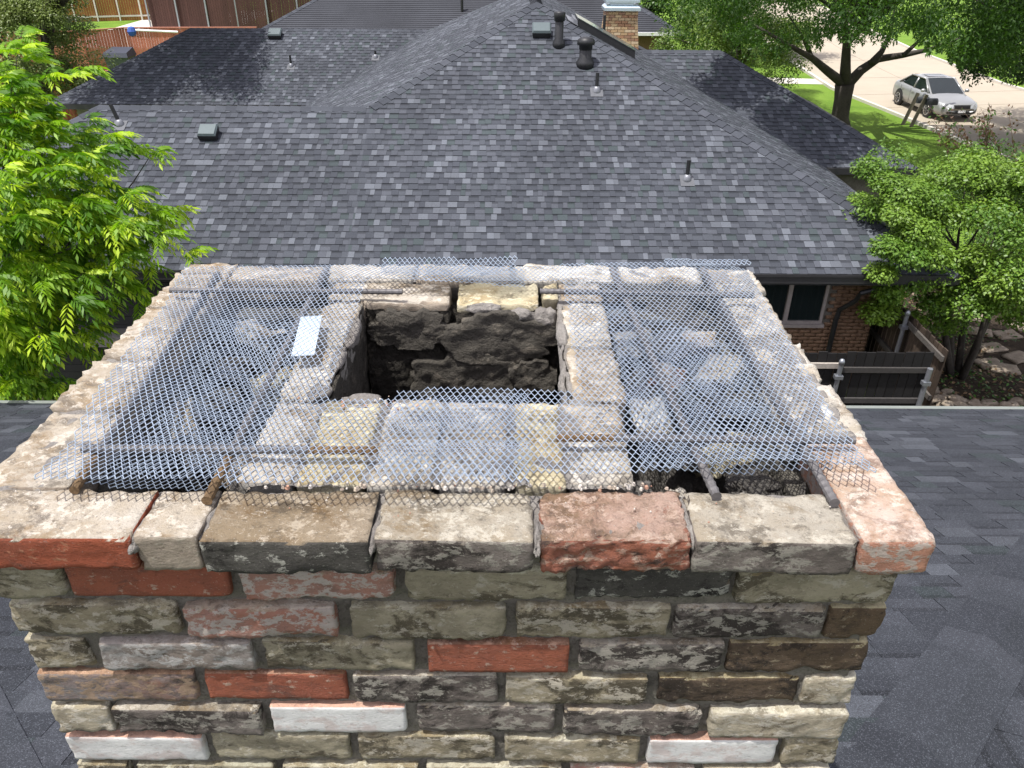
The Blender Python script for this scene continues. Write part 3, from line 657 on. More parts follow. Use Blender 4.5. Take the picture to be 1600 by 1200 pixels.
# ================================================================== the brick chimney in front
CT = 6.511; YF = .80; BX0, BX1 = -.72, .53
chim = thing('brick_chimney', 'large open brick chimney with crumbling flue and red, buff and white painted bricks', 'chimney', (-.1, 1.2, 5.0))
def bx(px, py, y): return hy(px, py, y).x
rows = [
 (912, [(-14, 100, 'olive'), (108, 357, 'red'), (380, 617, 'redpale'), (636, 886, 'olive'), (900, 1142, 'black'), (1152, 1394, 'olive')]),
 (966, [(18, 278, 'buff'), (290, 524, 'redpale'), (548, 790, 'olive'), (808, 1048, 'buff'), (1056, 1290, 'dark'), (1296, 1383, 'brown')]),
 (1021, [(42, 136, 'buff'), (156, 396, 'grey'), (412, 648, 'olive'), (668, 889, 'red'), (905, 1130, 'dark'), (1140, 1359, 'brown')]),
 (1074, [(65, 306, 'multi'), (321, 541, 'red'), (553, 777, 'dark'), (790, 1011, 'buff'), (1028, 1250, 'brown'), (1257, 1339, 'lightbuff')]),
 (1123, [(87, 175, 'lightbuff'), (182, 410, 'dark'), (424, 634, 'white'), (652, 866, 'dark'), (880, 1097, 'dark'), (1110, 1322, 'lightbuff')]),
 (1172, [(110, 322, 'white'), (333, 547, 'olive'), (560, 774, 'buff'), (788, 998, 'buff'), (1012, 1213, 'white'), (1225, 1309, 'buff')]),
 (1222, [(130, 210, 'buff'), (222, 432, 'olive'), (445, 655, 'buff'), (668, 876, 'buff'), (890, 1082, 'redpale'), (1095, 1292, 'lightbuff')]),
 (1268, [(150, 345, 'dark'), (357, 560, 'buff'), (572, 775, 'brown'), (788, 985, 'olive'), (998, 1190, 'dark'), (1202, 1275, 'buff')]),
]
zt = 6.427; ph = .0745; rnd = random.Random(3)
LAB = {'red': 'clean orange red brick', 'white': 'white painted brick', 'redpale': 'red brick smeared with pale mortar', 'black': 'black stained brick with pale flakes', 'multi': 'grey and orange mottled brick'}
for i, (py, bs) in enumerate(rows):
    z1 = zt - i * ph; z0 = z1 - (.060 if i else .057); 
    for a, b, kind in bs:
        pr_ = rnd.uniform(-.006, .004) + (.0 if kind != 'white' else -.001)
        brick(chim, bx(a, py, YF), bx(b, py, YF), YF + pr_, YF + .09, z0 + rnd.uniform(-.002, .002), z1 + rnd.uniform(-.001, .002), kind, .5 if kind in ('white', 'red') else 1.5, .006, lab=LAB.get(kind))
# mortar core, raked back from the brick faces
def mortar_wall():
    n = 190; m = 150; X = np.linspace(BX0 + .01, BX1 - .01, n); Z = np.linspace(4.9, 6.452, m); V = []; 
    for z in Z:
        for x in X:
            V.append((x, YF + .0125 + .004 * fb((x, 0, z), 40, 3) + .004 * fb((x, 3, z), 9, 2), z))
    i, j = np.meshgrid(np.arange(n - 1), np.arange(m - 1)); a = (j * n + i).ravel()
    return np_mesh('mortar', np.array(V), np.stack([a, a + 1, a + n + 1, a + n], 1), smooth=True)
link('mortar_joints', mortar_wall(), M['mortar'], chim)
core = MB(); z_ = 6.44
core.box((BX0 + .012, YF + .025, 4.8), (BX1 - .012, YF + .095, 6.452)); core.box((BX0 + .012, YF + .096, 4.8), (BX0 + .1, 1.66, z_)); core.box((BX1 - .1, YF + .096, 4.8), (BX1 - .012, 1.66, z_)); core.box((BX0 + .101, 1.56, 4.8), (BX1 - .101, 1.66, z_))
core.build('masonry_core', M['mortar'], chim)
# the other faces and lower courses: joined, nothing of them shows in the photograph
low = MB(); rnd = random.Random(8)
cols = [(.2, .18, .13), (.16, .15, .11), (.3, .12, .06), (.1, .085, .07), (.26, .25, .19), (.13, .1, .07)]
for r in range(22):
    z1 = zt - r * ph; z0 = z1 - .06
    if z1 < 4.85: break
    o_ = (r % 2) * .11
    if r >= 8:
        x = BX0 + o_ - .215
        while x < BX1:
            a, b = max(x, BX0), min(x + .215, BX1)
            if b - a > .03: low.box((a, YF, z0), (b, YF + .09, z1), rnd.choice(cols))
            x += .23
    for xs in (BX0, BX1):
        y = YF + .1 + o_ - .215
        while y < 1.67:
            a, b = max(y, YF + .095), min(y + .215, 1.67)
            if b - a > .03: low.box((xs if xs < 0 else xs - .09, a, z0), (xs + .09 if xs < 0 else xs, b, z1), rnd.choice(cols))
            y += .23
    x = BX0 + .1
    while x < BX1 - .15: low.box((x, 1.59, z0), (min(x + .215, BX1 - .1), 1.675, z1), rnd.choice(cols)); x += .23
low.build('brick_courses', M['vc'], chim, kind='stuff')
# cap course, front row
CB = .0565
tX = lambda px: (px - 800) * .000826
for a, b, kind, am, da in [(-104, 203, 'capcement', 0, 0), (208, 308, 'sandtop', .004, .004), (313, 578, 'black', .0, -.004), (586, 836, 'dark', 0, 0), (845, 1086, 'redrough', .012, .0), (1090, 1344, 'dark', 0, 0)]:
    if am > .005: o = brick(chim, tX(a), tX(b), .765 + da, .868, CT - CB, CT + .001, kind, 1.8, .0055, amp2=.012)
    else: o = brick(chim, tX(a), tX(b), .765 + da, .866, CT - CB - (.004 if kind == 'sandtop' else 0), CT - .001, kind, 1.3, .0065)
    o['label'] = {'capcement': 'cement smeared cap brick with bright red front', 'sandtop': 'short grey cap brick', 'black': 'long blackened cap brick with tan top', 'dark': 'cap brick with dark face and pale top', 'redrough': 'spalled orange red cap brick'}[kind]
brick(chim, tX(1348), .548, .765, 1.004, CT - CB, CT + .002, 'capred', .9, .007, lab='salmon red corner cap brick running back')
# side and back rows of the cap
rnd = random.Random(12)
y = .872
while y < 1.69:
    l = min(rnd.uniform(.17, .24), 1.705 - y)
    if 1.705 - y - l < .05: l = 1.705 - y
    brick(chim, -.752 + rnd.uniform(-.012, .008), -.63 + rnd.uniform(-.004, .012), y, y + l - .006, CT - CB, CT + rnd.uniform(-.003, .003), 'sandtop', 2.0, .009, amp2=.008); y += l
y = 1.010
while y < 1.69:
    l = min(rnd.uniform(.15, .23), 1.705 - y)
    if 1.705 - y - l < .05: l = 1.705 - y
    brick(chim, .435 + rnd.uniform(-.01, .008), .552 + rnd.uniform(-.012, .01), y, y + l - .007, CT - CB, CT + rnd.uniform(-.006, .002), 'greytop', 2.0, .009, amp2=.009); y += l
x = -.64
while x < .43:
    l = min(rnd.uniform(.18, .24), .432 - x)
    if .432 - x - l < .06: l = .432 - x
    brick(chim, x, x + l - .006, 1.605, 1.70 + rnd.uniform(-.006, .006), CT - CB, CT + rnd.uniform(-.004, .003), rnd.choice(['sandtop', 'greytop', 'yellow']), 2.0, .01, amp2=.006); x += l
# bricks round the flue
for a, b, k, y0, y1 in [(-.392, -.312, 'greytop', .884, 1.10), (-.308, -.212, 'yellow', .882, 1.108), (-.205, -.112, 'greytop', .878, 1.112), (-.104, -.006, 'greytop', .876, 1.105), (.004, .078, 'yellow', .880, 1.104), (.083, .176, 'greytop', .886, 1.0)]:
    brick(chim, a, b, y0, y1, CT - .062, CT - .002, k, 1.6, .0075, amp2=.004)
brick(chim, .083, .178, 1.004, 1.105, CT - .06, CT - .004, 'sandtop', 1.6, .008, amp2=.004)
for y0, y1, k in [(1.112, 1.30, 'sandtop'), (1.306, 1.50, 'greytop'), (1.506, 1.60, 'sandtop')]:
    brick(chim, .100, .192, y0, y1, CT - .06, CT - .002, k, 2.0, .0085, amp2=.006)
    brick(chim, -.392, -.312, y0, y1, CT - .06, CT - .002, 'greytop', 2.0, .0085, amp2=.006)
for x0, x1, k, y0 in [(-.318, -.132, 'sandtop', 1.490), (-.118, .055, 'yellow', 1.484), (.063, .098, 'yellow', 1.51)]:
    brick(chim, x0, x1, y0, 1.60, CT - .06, CT - .001, k, 1.8, .008, amp2=.004)
# lower rings of inner bricks that one sees in the cavities
for i in range(1, 4):
    z1 = CT - .07 * i
    for a, b in [(-.392, -.302), (-.296, -.205), (.004, .092), (.098, .184)]: brick(chim, a, b, .888, 1.09, z1 - .058, z1, 'greytop', 1.5, .014)
    for y0, y1 in [(1.10, 1.30), (1.31, 1.51)]:
        brick(chim, -.39, -.33, y0, y1, z1 - .058, z1, 'greytop', 1.5, .014); brick(chim, .118, .186, y0, y1, z1 - .058, z1, 'greytop', 1.5, .014)
# flue: sooty walls with flaking parging
def sheet(name, fn, n, m, mat, smooth=True, lab=None, parent=chim):
    V = [fn(i / (n - 1), j / (m - 1)) for j in range(m) for i in range(n)]
    i, j = np.meshgrid(np.arange(n - 1), np.arange(m - 1)); a = (j * n + i).ravel()
    o = link(name, np_mesh(name, np.array([tuple(v) for v in V]), np.stack([a, a + 1, a + n + 1, a + n], 1), smooth=smooth), mat, parent)
    if lab: o['label'] = lab
    return o
FX0, FX1, FY0, FY1 = -.308, .100, 1.108, 1.488; FD = 1.0
def back(u, v):
    x = FX0 + (FX1 - FX0) * u; z = CT - .012 - FD * (1 - v) ** 1.6
    l = noise.noise(Vector((x * 6 + 4, z * 7, 1.3))) + .5 * noise.noise(Vector((x * 17, z * 17, 4))); st = math.floor(l * 3.2) / 3.2
    return (x, FY1 - .012 - .020 * st - .004 * fb((x, 2, z), 60, 3) + (.03 if abs(x + .125) < .006 + .004 * noise.noise(Vector((0, 0, z * 30))) and z > CT - .2 else 0), z)
sheet('flue_lining', back, 150, 170, M['soot'], True, 'flaking sooty back wall of the flue')
def flake(cxx, czz, rx, rz, seed, yy):
    bm = bmesh.new(); ring = 90; RR = [.02] + [.06 * i for i in range(1, 16)] + [.94, .985, 1.0]; rings = len(RR) - 1; vs = []
    for k in range(rings + 1):
        rr = RR[k]
        for t in range(ring):
            a = 2 * math.pi * t / ring; e = 1 + .30 * noise.noise(Vector((math.cos(a) * 1.6, math.sin(a) * 1.6, seed))) + .20 * noise.noise(Vector((math.cos(a) * 5, math.sin(a) * 5, seed))) + .07 * noise.noise(Vector((math.cos(a) * 17, math.sin(a) * 17, seed)))
            x = cxx + rx * rr * e * math.cos(a); z = czz + rz * rr * e * math.sin(a); x = min(max(x, FX0 + .004), FX1 - .004); z = min(z, CT - .006)
            thick = .013 if k < rings else -.004
            vs.append(bm.verts.new((x, yy - thick - .007 * fb((x, seed, z), 22, 4), z)))
    for k in range(rings):
        for t in range(ring):
            q = [vs[k * ring + t], vs[k * ring + (t + 1) % ring], vs[(k + 1) * ring + (t + 1) % ring], vs[(k + 1) * ring + t]]
            try: bm.faces.new(q)
            except ValueError: pass
    me = bpy.data.meshes.new('parging'); bm.to_mesh(me); bm.free(); me.polygons.foreach_set('use_smooth', [True] * len(me.polygons)); link('parging', me, M['flake'], chim)
flake(-.215, CT - .055, .085, .045, 1, FY1 - .012); flake(-.02, CT - .065, .115, .058, 2.4, FY1 - .02); flake(-.10, CT - .185, .13, .085, 3.1, FY1 - .018); flake(.045, CT - .155, .055, .04, 4.2, FY1 - .03); flake(.02, CT - .26, .075, .06, 6.2, FY1 - .012); flake(-.15, CT - .34, .1, .08, 7.2, FY1 - .01)
def side(xw, sgn):
    def f(u, v):
        y = FY0 + (FY1 - FY0) * u; z = CT - .004 - FD * (1 - v) ** 1.6
        return (xw + sgn * (.006 * fb((xw * 9, y, z), 20, 4) + (.012 * (1 - u) if v > .96 else 0)), y, z)
    return f
sheet('flue_lining', side(FX0 - .004, 1), 60, 90, M['flake']); sheet('flue_lining', side(FX1 + .004, -1), 60, 90, M['flake'])
sheet('flue_lining', lambda u, v: (FX0 + (FX1 - FX0) * u, FY0 + .01 + .006 * fb((u, 3, v), 9, 3), CT - .05 - (FD - .05) * (1 - v)), 30, 30, M['soot'])
fb_ = MB(); fb_.box((FX0 - .02, FY0 - .01, CT - FD - .03), (FX1 + .02, FY1 + .01, CT - FD + .0)); fb_.build('flue_floor', M['soot'], chim)
# broken lip pieces round the flue
def lump(name, c, r, seed, mat, parent=chim, sq=(1, 1, .6), sub=3, kind=None):
    bm = bmesh.new(); bmesh.ops.create_icosphere(bm, subdivisions=sub, radius=1)
    for v in bm.verts:
        c_ = v.co + Vector((seed * 3.7, 0, 0)); d = .92 + .5 * noise.noise(c_ * 1.1) + .30 * noise.noise(c_ * 2.6 + Vector((0, 9, 0))) + .16 * noise.noise(c_ * 6) + .08 * noise.noise(c_ * 14)
        if parent is not None: d = min(d, 1.05 + .12 * noise.noise(c_ * 5))
        v.co = Vector((v.co.x * sq[0], v.co.y * sq[1], v.co.z * sq[2])) * (d * r) + Vector(c)
    me = bpy.data.meshes.new(name); bm.to_mesh(me); bm.free(); me.polygons.foreach_set('use_smooth', [True] * len(me.polygons)); return link(name, me, M[mat], parent, kind=kind)
for c, r, s_, q in [((-.325, 1.13, CT - .002), .020, 1, (1, 1.4, .5)), ((-.25, 1.112, CT - .004), .024, 2, (1.5, .7, .4)), ((-.18, 1.108, CT - .012), .018, 3, (1, .8, .6)), ((.095, 1.20, CT - .03), .028, 4, (.5, 1.2, 1.2)), ((.098, 1.36, CT - .012), .026, 5, (.5, 1.8, .7)),
                    ((-.31, 1.36, CT - .008), .03, 6, (.5, 2.2, .7)), ((-.316, 1.25, CT - .004), .026, 7, (.5, 2, .6)), ((.07, 1.478, CT - .025), .026, 8, (1, 1, .9)), ((-.06, 1.478, CT - .008), .02, 9, (2, .7, .6)), ((.02, 1.473, CT - .02), .022, 10, (1.6, .7, .8))]:
    lump('mortar_lump', c, r, s_, 'rubble', sq=q)
# mortar bed filling the joints of the rim, flush with the brick tops
def bed(x0, x1, y0, y1, n, m, dz=.0065, amp=.005):
    sheet('mortar_bed', lambda u, v: (x0 + (x1 - x0) * u, y0 + (y1 - y0) * v, CT - dz + amp * fb((x0 + (x1 - x0) * u, y0 + (y1 - y0) * v, 2), 28, 4) - .03 * max(0, .04 - min(u, 1 - u)) / .04), n, m, M['rubble'])
bed(-.395, .18, .882, 1.105, 170, 70, .0062, .006); bed(-.742, -.64, .80, 1.695, 24, 170); bed(.44, .542, 1.0, 1.695, 24, 130); bed(-.64, .44, 1.61, 1.69, 170, 20); bed(.09, .185, 1.0, 1.6, 20, 90, .009); bed(-.39, -.315, .89, 1.6, 18, 110, .010); bed(-.74, .54, .775, .868, 190, 16, .0095, .006)
# rubble and mortar in the two cavities
def shard(c, sz, seed, mat):
    vs, fs = rough_box(sz, seed, .007, .004, .004, .012, .012); rr_ = random.Random(seed); link('brick_fragment', mesh_of('brick_fragment', vs, fs), M[mat], chim, Matrix.Translation((c[0], c[1], c[2] - .025)) @ Matrix.Rotation(rr_.uniform(-.6, .6), 4, 'Z') @ Matrix.Rotation(rr_.uniform(-.5, .5), 4, 'X') @ Matrix.Rotation(rr_.uniform(-.4, .4), 4, 'Y'))
for i, (c, sz, mt) in enumerate([((-.54, 1.50, CT - .06), (.10, .07, .05), 'greytop'), ((-.47, 1.34, CT - .09), (.09, .06, .05), 'yellow'), ((-.60, 1.18, CT - .08), (.07, .09, .04), 'greytop'), ((-.46, 1.08, CT - .12), (.08, .06, .05), 'sandtop'), ((.24, .92, CT - .05), (.06, .05, .05), 'greytop'), ((.35, 1.06, CT - .05), (.10, .06, .05), 'yellow'), ((.25, 1.17, CT - .06), (.07, .09, .05), 'greytop'), ((.40, 1.30, CT - .04), (.08, .10, .05), 'greytop'), ((.30, 1.31, CT - .06), (.06, .07, .05), 'redpale'), ((.25, 1.44, CT - .04), (.08, .07, .05), 'greytop'), ((.38, 1.42, CT - .03), (.07, .06, .04), 'sandtop'), ((.33, .895, CT - .03), (.05, .04, .04), 'greytop')]): shard(c, sz, 700 + i, mt)
def fill(x0, x1, y0, y1, depth, amp, seed):
    def f(u, v):
        x = x0 + (x1 - x0) * u; y = y0 + (y1 - y0) * v
        h = fb((x, y, seed), 9, 4); h2 = abs(fb((x, y, seed + 4), 26, 4))
        edge = min(u, 1 - u, v, 1 - v); lift = max(0, .12 - edge) * .25
        return (x, y, min(CT - .006, CT - depth + amp * h * 1.6 + .03 * h2 + lift))
    sheet('mortar_fill', f, 90, 130, M['fillm'])
fill(-.66, -.385, .862, 1.62, .25, .11, 1.0); fill(.165, .45, .868, 1.62, .17, .10, 5.0); fill(-.40, .2, 1.585, 1.64, .03, .02, 8.)
fill(-.40, .2, .855, .9, .045, .02, 9.)
for c, r, s_ in [((-.57, 1.40, CT - .07), .05, 21), ((-.55, 1.26, CT - .06), .045, 22), ((-.53, 1.12, CT - .09), .05, 23), ((-.50, 1.0, CT - .10), .05, 24), ((-.46, 1.45, CT - .06), .05, 25), ((-.52, 1.55, CT - .03), .05, 26),
                 ((.30, 1.08, CT - .04), .06, 31), ((.38, .98, CT - .04), .05, 32), ((.27, 1.25, CT - .05), .06, 33), ((.40, 1.2, CT - .03), .05, 34), ((.32, 1.40, CT - .02), .06, 35), ((.24, 1.52, CT - .02), .05, 36), ((.4, 1.5, CT - .02), .05, 37), ((.33, .9, CT - .035), .03, 38), ((.41, .885, CT - .02), .028, 39)]:
    lump('mortar_lump', (c[0], c[1], c[2] - .04), r * .75, s_, 'fillm', sq=(1.15, 1, .6), sub=5)
# crumbs along the joints
rnd = random.Random(77); cr2 = MB()
for k in range(190):
    if k < 70: x = -.4 + .6 * (rnd.random() ** .7 if rnd.random() < .5 else rnd.choice([.1, .33, .5, .62, .8, .95]) + rnd.gauss(0, .03)); y = rnd.gauss(.873, .005)
    elif k < 110: x = rnd.uniform(-.36, -.12); y = rnd.gauss(1.09, .02)
    else: x = rnd.uniform(-.7, .5); y = rnd.uniform(.8, .86)
    r = rnd.uniform(.0012, .0045) if k < 110 else rnd.uniform(.0006, .0016); z = CT + .001
    pts = [(x + r * math.cos(a) * rnd.uniform(.7, 1.2), y + r * math.sin(a) * rnd.uniform(.7, 1.2)) for a in (0, 1.3, 2.6, 3.8, 5.1)]
    n = 5; vs = [(p[0], p[1], z) for p in pts] + [(x + (p[0] - x) * .6, y + (p[1] - y) * .6, z + r * .9) for p in pts]
    cr2.mesh(vs, [(i, (i + 1) % n, (i + 1) % n + n, i + n) for i in range(n)] + [tuple(range(n, 2 * n))], rnd.choice([(.5, .46, .4), (.42, .36, .28), (.48, .45, .40), (.36, .30, .24), (.34, .2, .14)]))
cr2.build('mortar_crumbs', M['vc'], chim, kind='stuff')
# mortar squeezed between cap bricks and at the head joints
for px in (205, 310, 582, 840, 1088):
    x = tX(px) + .0005; lump('mortar_lump', (x, .80 + .01 * math.sin(px), CT - .016), .017, px * .1, 'rubble', sq=(.42, 2.2, .8))
# ================================================================== rebar on top of the chimney
def rebar(A, B, lab, r=.0062, mat='rebar', sag=0, rustend=None):
    A, B = Vector(A), Vector(B); mb = MB(); L_ = (B - A).length; n = int(L_ / .0045); pts = []; rs = []
    for i in range(n + 1):
        t = i / n; p = A.lerp(B, t); p.z -= sag * 4 * t * (1 - t); pts.append(p); rs.append(r * (1.13 if i % 3 == 0 else .96))
    mb.tube(pts, rs, 10); o = mb.build('rebar_rod', M[mat], None, False); me = o.data
    tag(o, lab, 'rebar', 'rebar rods laid across the chimney opening')
    me.materials.append(M['rust']); cen = [(p.center, p) for p in me.polygons]
    if rustend is not None:
        for c, p in cen:
            if (c - (A if rustend == 0 else B)).length < .09 + .03 * noise.noise(c * 60): p.material_index = 1
    return o
z1_, z2_ = CT + .0075, CT + .0205
rebar((-.603, .853, z1_), (-.655, 1.62, z1_), 'rusty ended rod along the left rim, running front to back', rustend=0)
rebar((-.413, .832, z1_), (-.42, 1.65, z1_), 'rod with yellow brown rusty end left of the flue, running front to back', .0068, rustend=0)
rebar((.282, .848, z1_), (.225, 1.66, z1_), 'rod with dark front end right of the flue, running front to back', .0066)
rebar((.440, .836, z1_), (.43, 1.66, z1_), 'rod with dark front end near the red corner brick, running front to back', .0066)
rebar((-.712, 1.499, z2_), (-.229, 1.499, z2_), 'thin dark crossways rod behind the left side of the flue', .0055)
rebar((.057, 1.506, z2_), (.499, 1.49, z2_), 'crossways rod behind the right side of the flue', .0058)
rebar((-.626, .934, z2_), (-.196, .934, z2_), 'crossways rod over the front bricks left, with rusty inner end', .0066, rustend=1)
rebar((.067, .969, z2_), (.513, .967, z2_), 'rusty crossways rod over the front bricks right', .006, rustend=0)
# metal plate
pl = MB(); cpl = [hz(470, 495, CT + .026), hz(503, 493, CT + .026), hz(491, 554, CT + .026), hz(455, 556, CT + .026)]
pl.mesh([p for p in cpl] + [p - Vector((0, 0, .0015)) for p in cpl], [(0, 1, 2, 3), (7, 6, 5, 4), (0, 4, 5, 1), (1, 5, 6, 2), (2, 6, 7, 3), (3, 7, 4, 0)])
tag(pl.build('metal_plate', M['plate']), 'small pale blue rectangular metal plate under the mesh left of the flue', 'metal plate')
# ================================================================== expanded metal mesh
def lath(name, label, inside, hfun, org, ang, group, cw=.0107, ch=.0215, th=.0017, hh=.0016, ext=1.0, mat='galv'):
    """expanded metal: a lattice of flat strands; inside(x, y) arrays -> bool; hfun(x, y) -> height"""
    ca, sa = math.cos(R(ang)), math.sin(R(ang)); n = int(ext / cw); m = int(ext / ch)
    I, J = np.meshgrid(np.arange(-n, n + 1), np.arange(-m, m + 1)); I = I.ravel(); J = J.ravel()
    def world(a, b): return org[0] + ca * a - sa * b, org[1] + sa * a + ca * b
    segs = []
    rs = np.random.RandomState(7)
    for sx, sy in ((1, 1), (1, -1), (-1, 1), (-1, -1)):
        a0, b0 = I * cw, J * ch; a1, b1 = a0 + sx * cw / 2, b0 + sy * ch / 2
        x0, y0 = world(a0, b0); x1, y1 = world(a1, b1)
        k = inside(x0, y0) & inside(x1, y1)
        # near the bond the two strands run together
        segs.append(np.stack([x0[k], y0[k], x1[k], y1[k]], 1))
    S = np.concatenate(segs); P0, P1 = S[:, :2], S[:, 2:]; d = P1 - P0; l = np.linalg.norm(d, axis=1, keepdims=True); d /= l; nrm = np.stack([-d[:, 1], d[:, 0]], 1)
    ln = np.array([sa * -1, ca]); bond = ln * (ch * .05)
    sg = np.sign((P1 - P0) @ ln)[:, None]
    Pm0 = P0 + bond * sg; Pm1 = P1 - bond * sg
    def lift(P): return hfun(P[:, 0], P[:, 1])
    rings = []
    for P in (P0, Pm0, Pm1, P1):
        z = lift(P)
        for s0, s1 in ((-1, 0), (0, 1), (1, 0), (0, -1)):
            q = P + nrm * (s0 * th / 2); rings.append(np.stack([q[:, 0], q[:, 1], z + s1 * hh / 2], 1))
    V = np.stack(rings, 1); N_ = len(S); base = (np.arange(N_) * 16)[:, None, None]
    f = [[s * 4 + k, s * 4 + (k + 1) % 4, (s + 1) * 4 + (k + 1) % 4, (s + 1) * 4 + k] for s in range(3) for k in range(4)]
    Fq = (np.array(f)[None] + base).reshape(-1, 4)
    o = link(name, np_mesh(name, V.reshape(-1, 3), Fq, smooth=True), M[mat]); return tag(o, label, 'metal mesh', group)
def sdrect(x, y, x0, x1, y0, y1): return (x > x0) & (x < x1) & (y > y0) & (y < y1)
MZ = CT + .031
def hA(x, y): return MZ + .005 * np.sin(x * 9 + 1) * np.sin(y * 7) + .006 * np.clip((-.62 - x) * 8, 0, 1) * -1.2 + .004 * np.sin(y * 23 + x * 5) + .016 * np.clip((.95 - y) / .09, 0, 1)
def inA(x, y):
    l = -.64 - .1 * (y - .82)
    return (x > l + .006 * np.sin(y * 15)) & (x < .028) & (y > .824 + .004 * np.sin(x * 8)) & (y < 1.625) & ~sdrect(x, y, -.300, .2, 1.078, 1.515)
lath('expanded_metal_sheet', 'large expanded metal sheet over the left cavity and front bricks', inA, hA, (-.35, 1.2), .6, 'expanded metal sheets over the chimney', ext=1.0)
def hB(x, y): return MZ + .006 + .006 * np.sin(x * 8 + 2) * np.sin(y * 6 + 1) + .012 * np.clip((.93 - y) / .08, 0, 1) * np.clip((x - .1) * 4, 0, 1) - .016 * np.clip((x - .47) * 14, 0, 1)
def inB(x, y): return (x > -.188) & (x < .505 + .025 * np.clip(y - 1.0, 0, 1)) & (y > .850 + .03 * np.clip((x - .15) * 6, 0, 1) - .03 * np.clip((x - .42) * 12, 0, 1)) & (y < 1.622) & ~((x < .104) & (y > 1.080) & (y < 1.52))
lath('expanded_metal_sheet', 'large expanded metal sheet over the right cavity ending on the red corner brick', inB, hB, (.2, 1.2), -1.5, 'expanded metal sheets over the chimney', ext=1.0)
def hC(x, y): return MZ + .012 + .004 * np.sin(x * 11) + .008 * np.clip((y - 1.6) * 30, 0, 1)
lath('expanded_metal_strip', 'narrow expanded metal strip overlapping the back rim behind the flue', lambda x, y: sdrect(x, y, -.285, .010, 1.535, 1.632), hC, (-.1, 1.58), 4, 'expanded metal sheets over the chimney', ext=.5)
lath('expanded_metal_strip', 'thin curled expanded metal strip at the far right back corner', lambda x, y: sdrect(x, y, .33, .520, 1.585, 1.632), lambda x, y: MZ + .012 + .006 * np.sin((y - 1.58) * 55), (.4, 1.6), 1, 'expanded metal sheets over the chimney', ext=.5)
# lower layers sagging into the cavities
def hD(x, y): return CT - .018 - .055 * np.clip(np.sin((x + .66) / .32 * 3.14), 0, 1) * np.clip(np.sin((y - .88) / .68 * 3.14), 0, 1) + .008 * np.sin(y * 17 + x * 9)
lath('expanded_metal_sheet', 'second expanded metal layer sagging inside the left cavity', lambda x, y: (x > -.655) & (x < -.36 + .0 * y) & (y > .90) & (y < 1.47), hD, (-.5, 1.2), 5.5, 'expanded metal layers inside the cavities', ext=.8)
def hE(x, y): return CT + .004 - .03 * np.clip(np.sin((x - .17) / .36 * 3.14), 0, 1) * np.clip(np.sin((y - .88) / .6 * 3.14), 0, 1) + .006 * np.sin(y * 15 + x * 12)
lath('expanded_metal_sheet', 'second expanded metal layer inside the right cavity', lambda x, y: (x > .19 + .0 * y) & (x < .47) & (y > .915) & (y < 1.40 + .1 * np.sin(x * 9)), hE, (.3, 1.2), -5, 'expanded metal layers inside the cavities', ext=.8)
# ================================================================== trees and shrubs
def leaf_quads(C, U, Nn, L, Wd):
    """C centres (base), U direction, Nn normal, L length, Wd width -> kite leaves, 2 tris as one quad folded"""
    S = np.cross(U, Nn); S /= np.linalg.norm(S, axis=1, keepdims=True) + 1e-9
    L = L[:, None]; Wd = Wd[:, None]
    V = np.stack([C, C + U * L * .45 + S * Wd * .5, C + U * L - Nn * L * .12, C + U * L * .45 - S * Wd * .5], 1)
    return V
def unit(a): return a / (np.linalg.norm(a, axis=1, keepdims=True) + 1e-9)
def crown(name, parent, C, U, Nn, L, Wd, col, mat='leaf'):
    V = leaf_quads(C, U, Nn, L, Wd); n = len(C)
    return link(name, np_mesh(name, V.reshape(-1, 3), np.arange(n * 4).reshape(-1, 4), col), M[mat], parent)
def shell_points(rs, n, cen, rad, fill=.55, holes=7, seed=0, lo=-1.0, clumps=70, cr=.30):
    """points gathered in clumps spread through the outer part of an uneven ellipsoid"""
    d = unit(rs.normal(size=(clumps, 3))); r = fill + (1 - fill) * rs.rand(clumps, 1) ** .6
    d = d[d[:, 2] > lo]; r = r[:len(d)]
    cc = d * r * (1 + .22 * np.sin(d[:, :1] * 5 + seed) * np.cos(d[:, 1:2] * 4 + seed)) * np.array(rad) + np.array(cen)
    k = rs.randint(0, len(cc), n); s_ = rs.uniform(.55, 1.25, len(cc))[k][:, None] * cr * np.mean(rad)
    off = unit(rs.normal(size=(n, 3))) * rs.rand(n, 1) ** .45; off[:, 2] *= .62
    return cc[k] + off * s_, off, k, cc
def tree_limbs(mb, base, tips, r0, rs, fork=.45):
    for t in tips:
        b = Vector(base); t = Vector(t); mid = b.lerp(t, fork) + Vector((rs.uniform(-.1, .1), rs.uniform(-.1, .1), .12)) * (t - b).length * .6
        pts = [b, b.lerp(mid, .5) + Vector((0, 0, .05)), mid, mid.lerp(t, .5), t]; mb.tube(pts, [r0, r0 * .8, r0 * .55, r0 * .35, r0 * .12], 7)
def tone(rs, n, a, b, k=None, kk=None, var=.18):
    a, b = np.array(a), np.array(b); f = rs.rand(n, 1)
    if k is not None: f = .45 * f + .55 * kk[k][:, None]
    return (a * (1 - f) + b * f) * (1 + var * (rs.rand(n, 1) - .5) * 2)
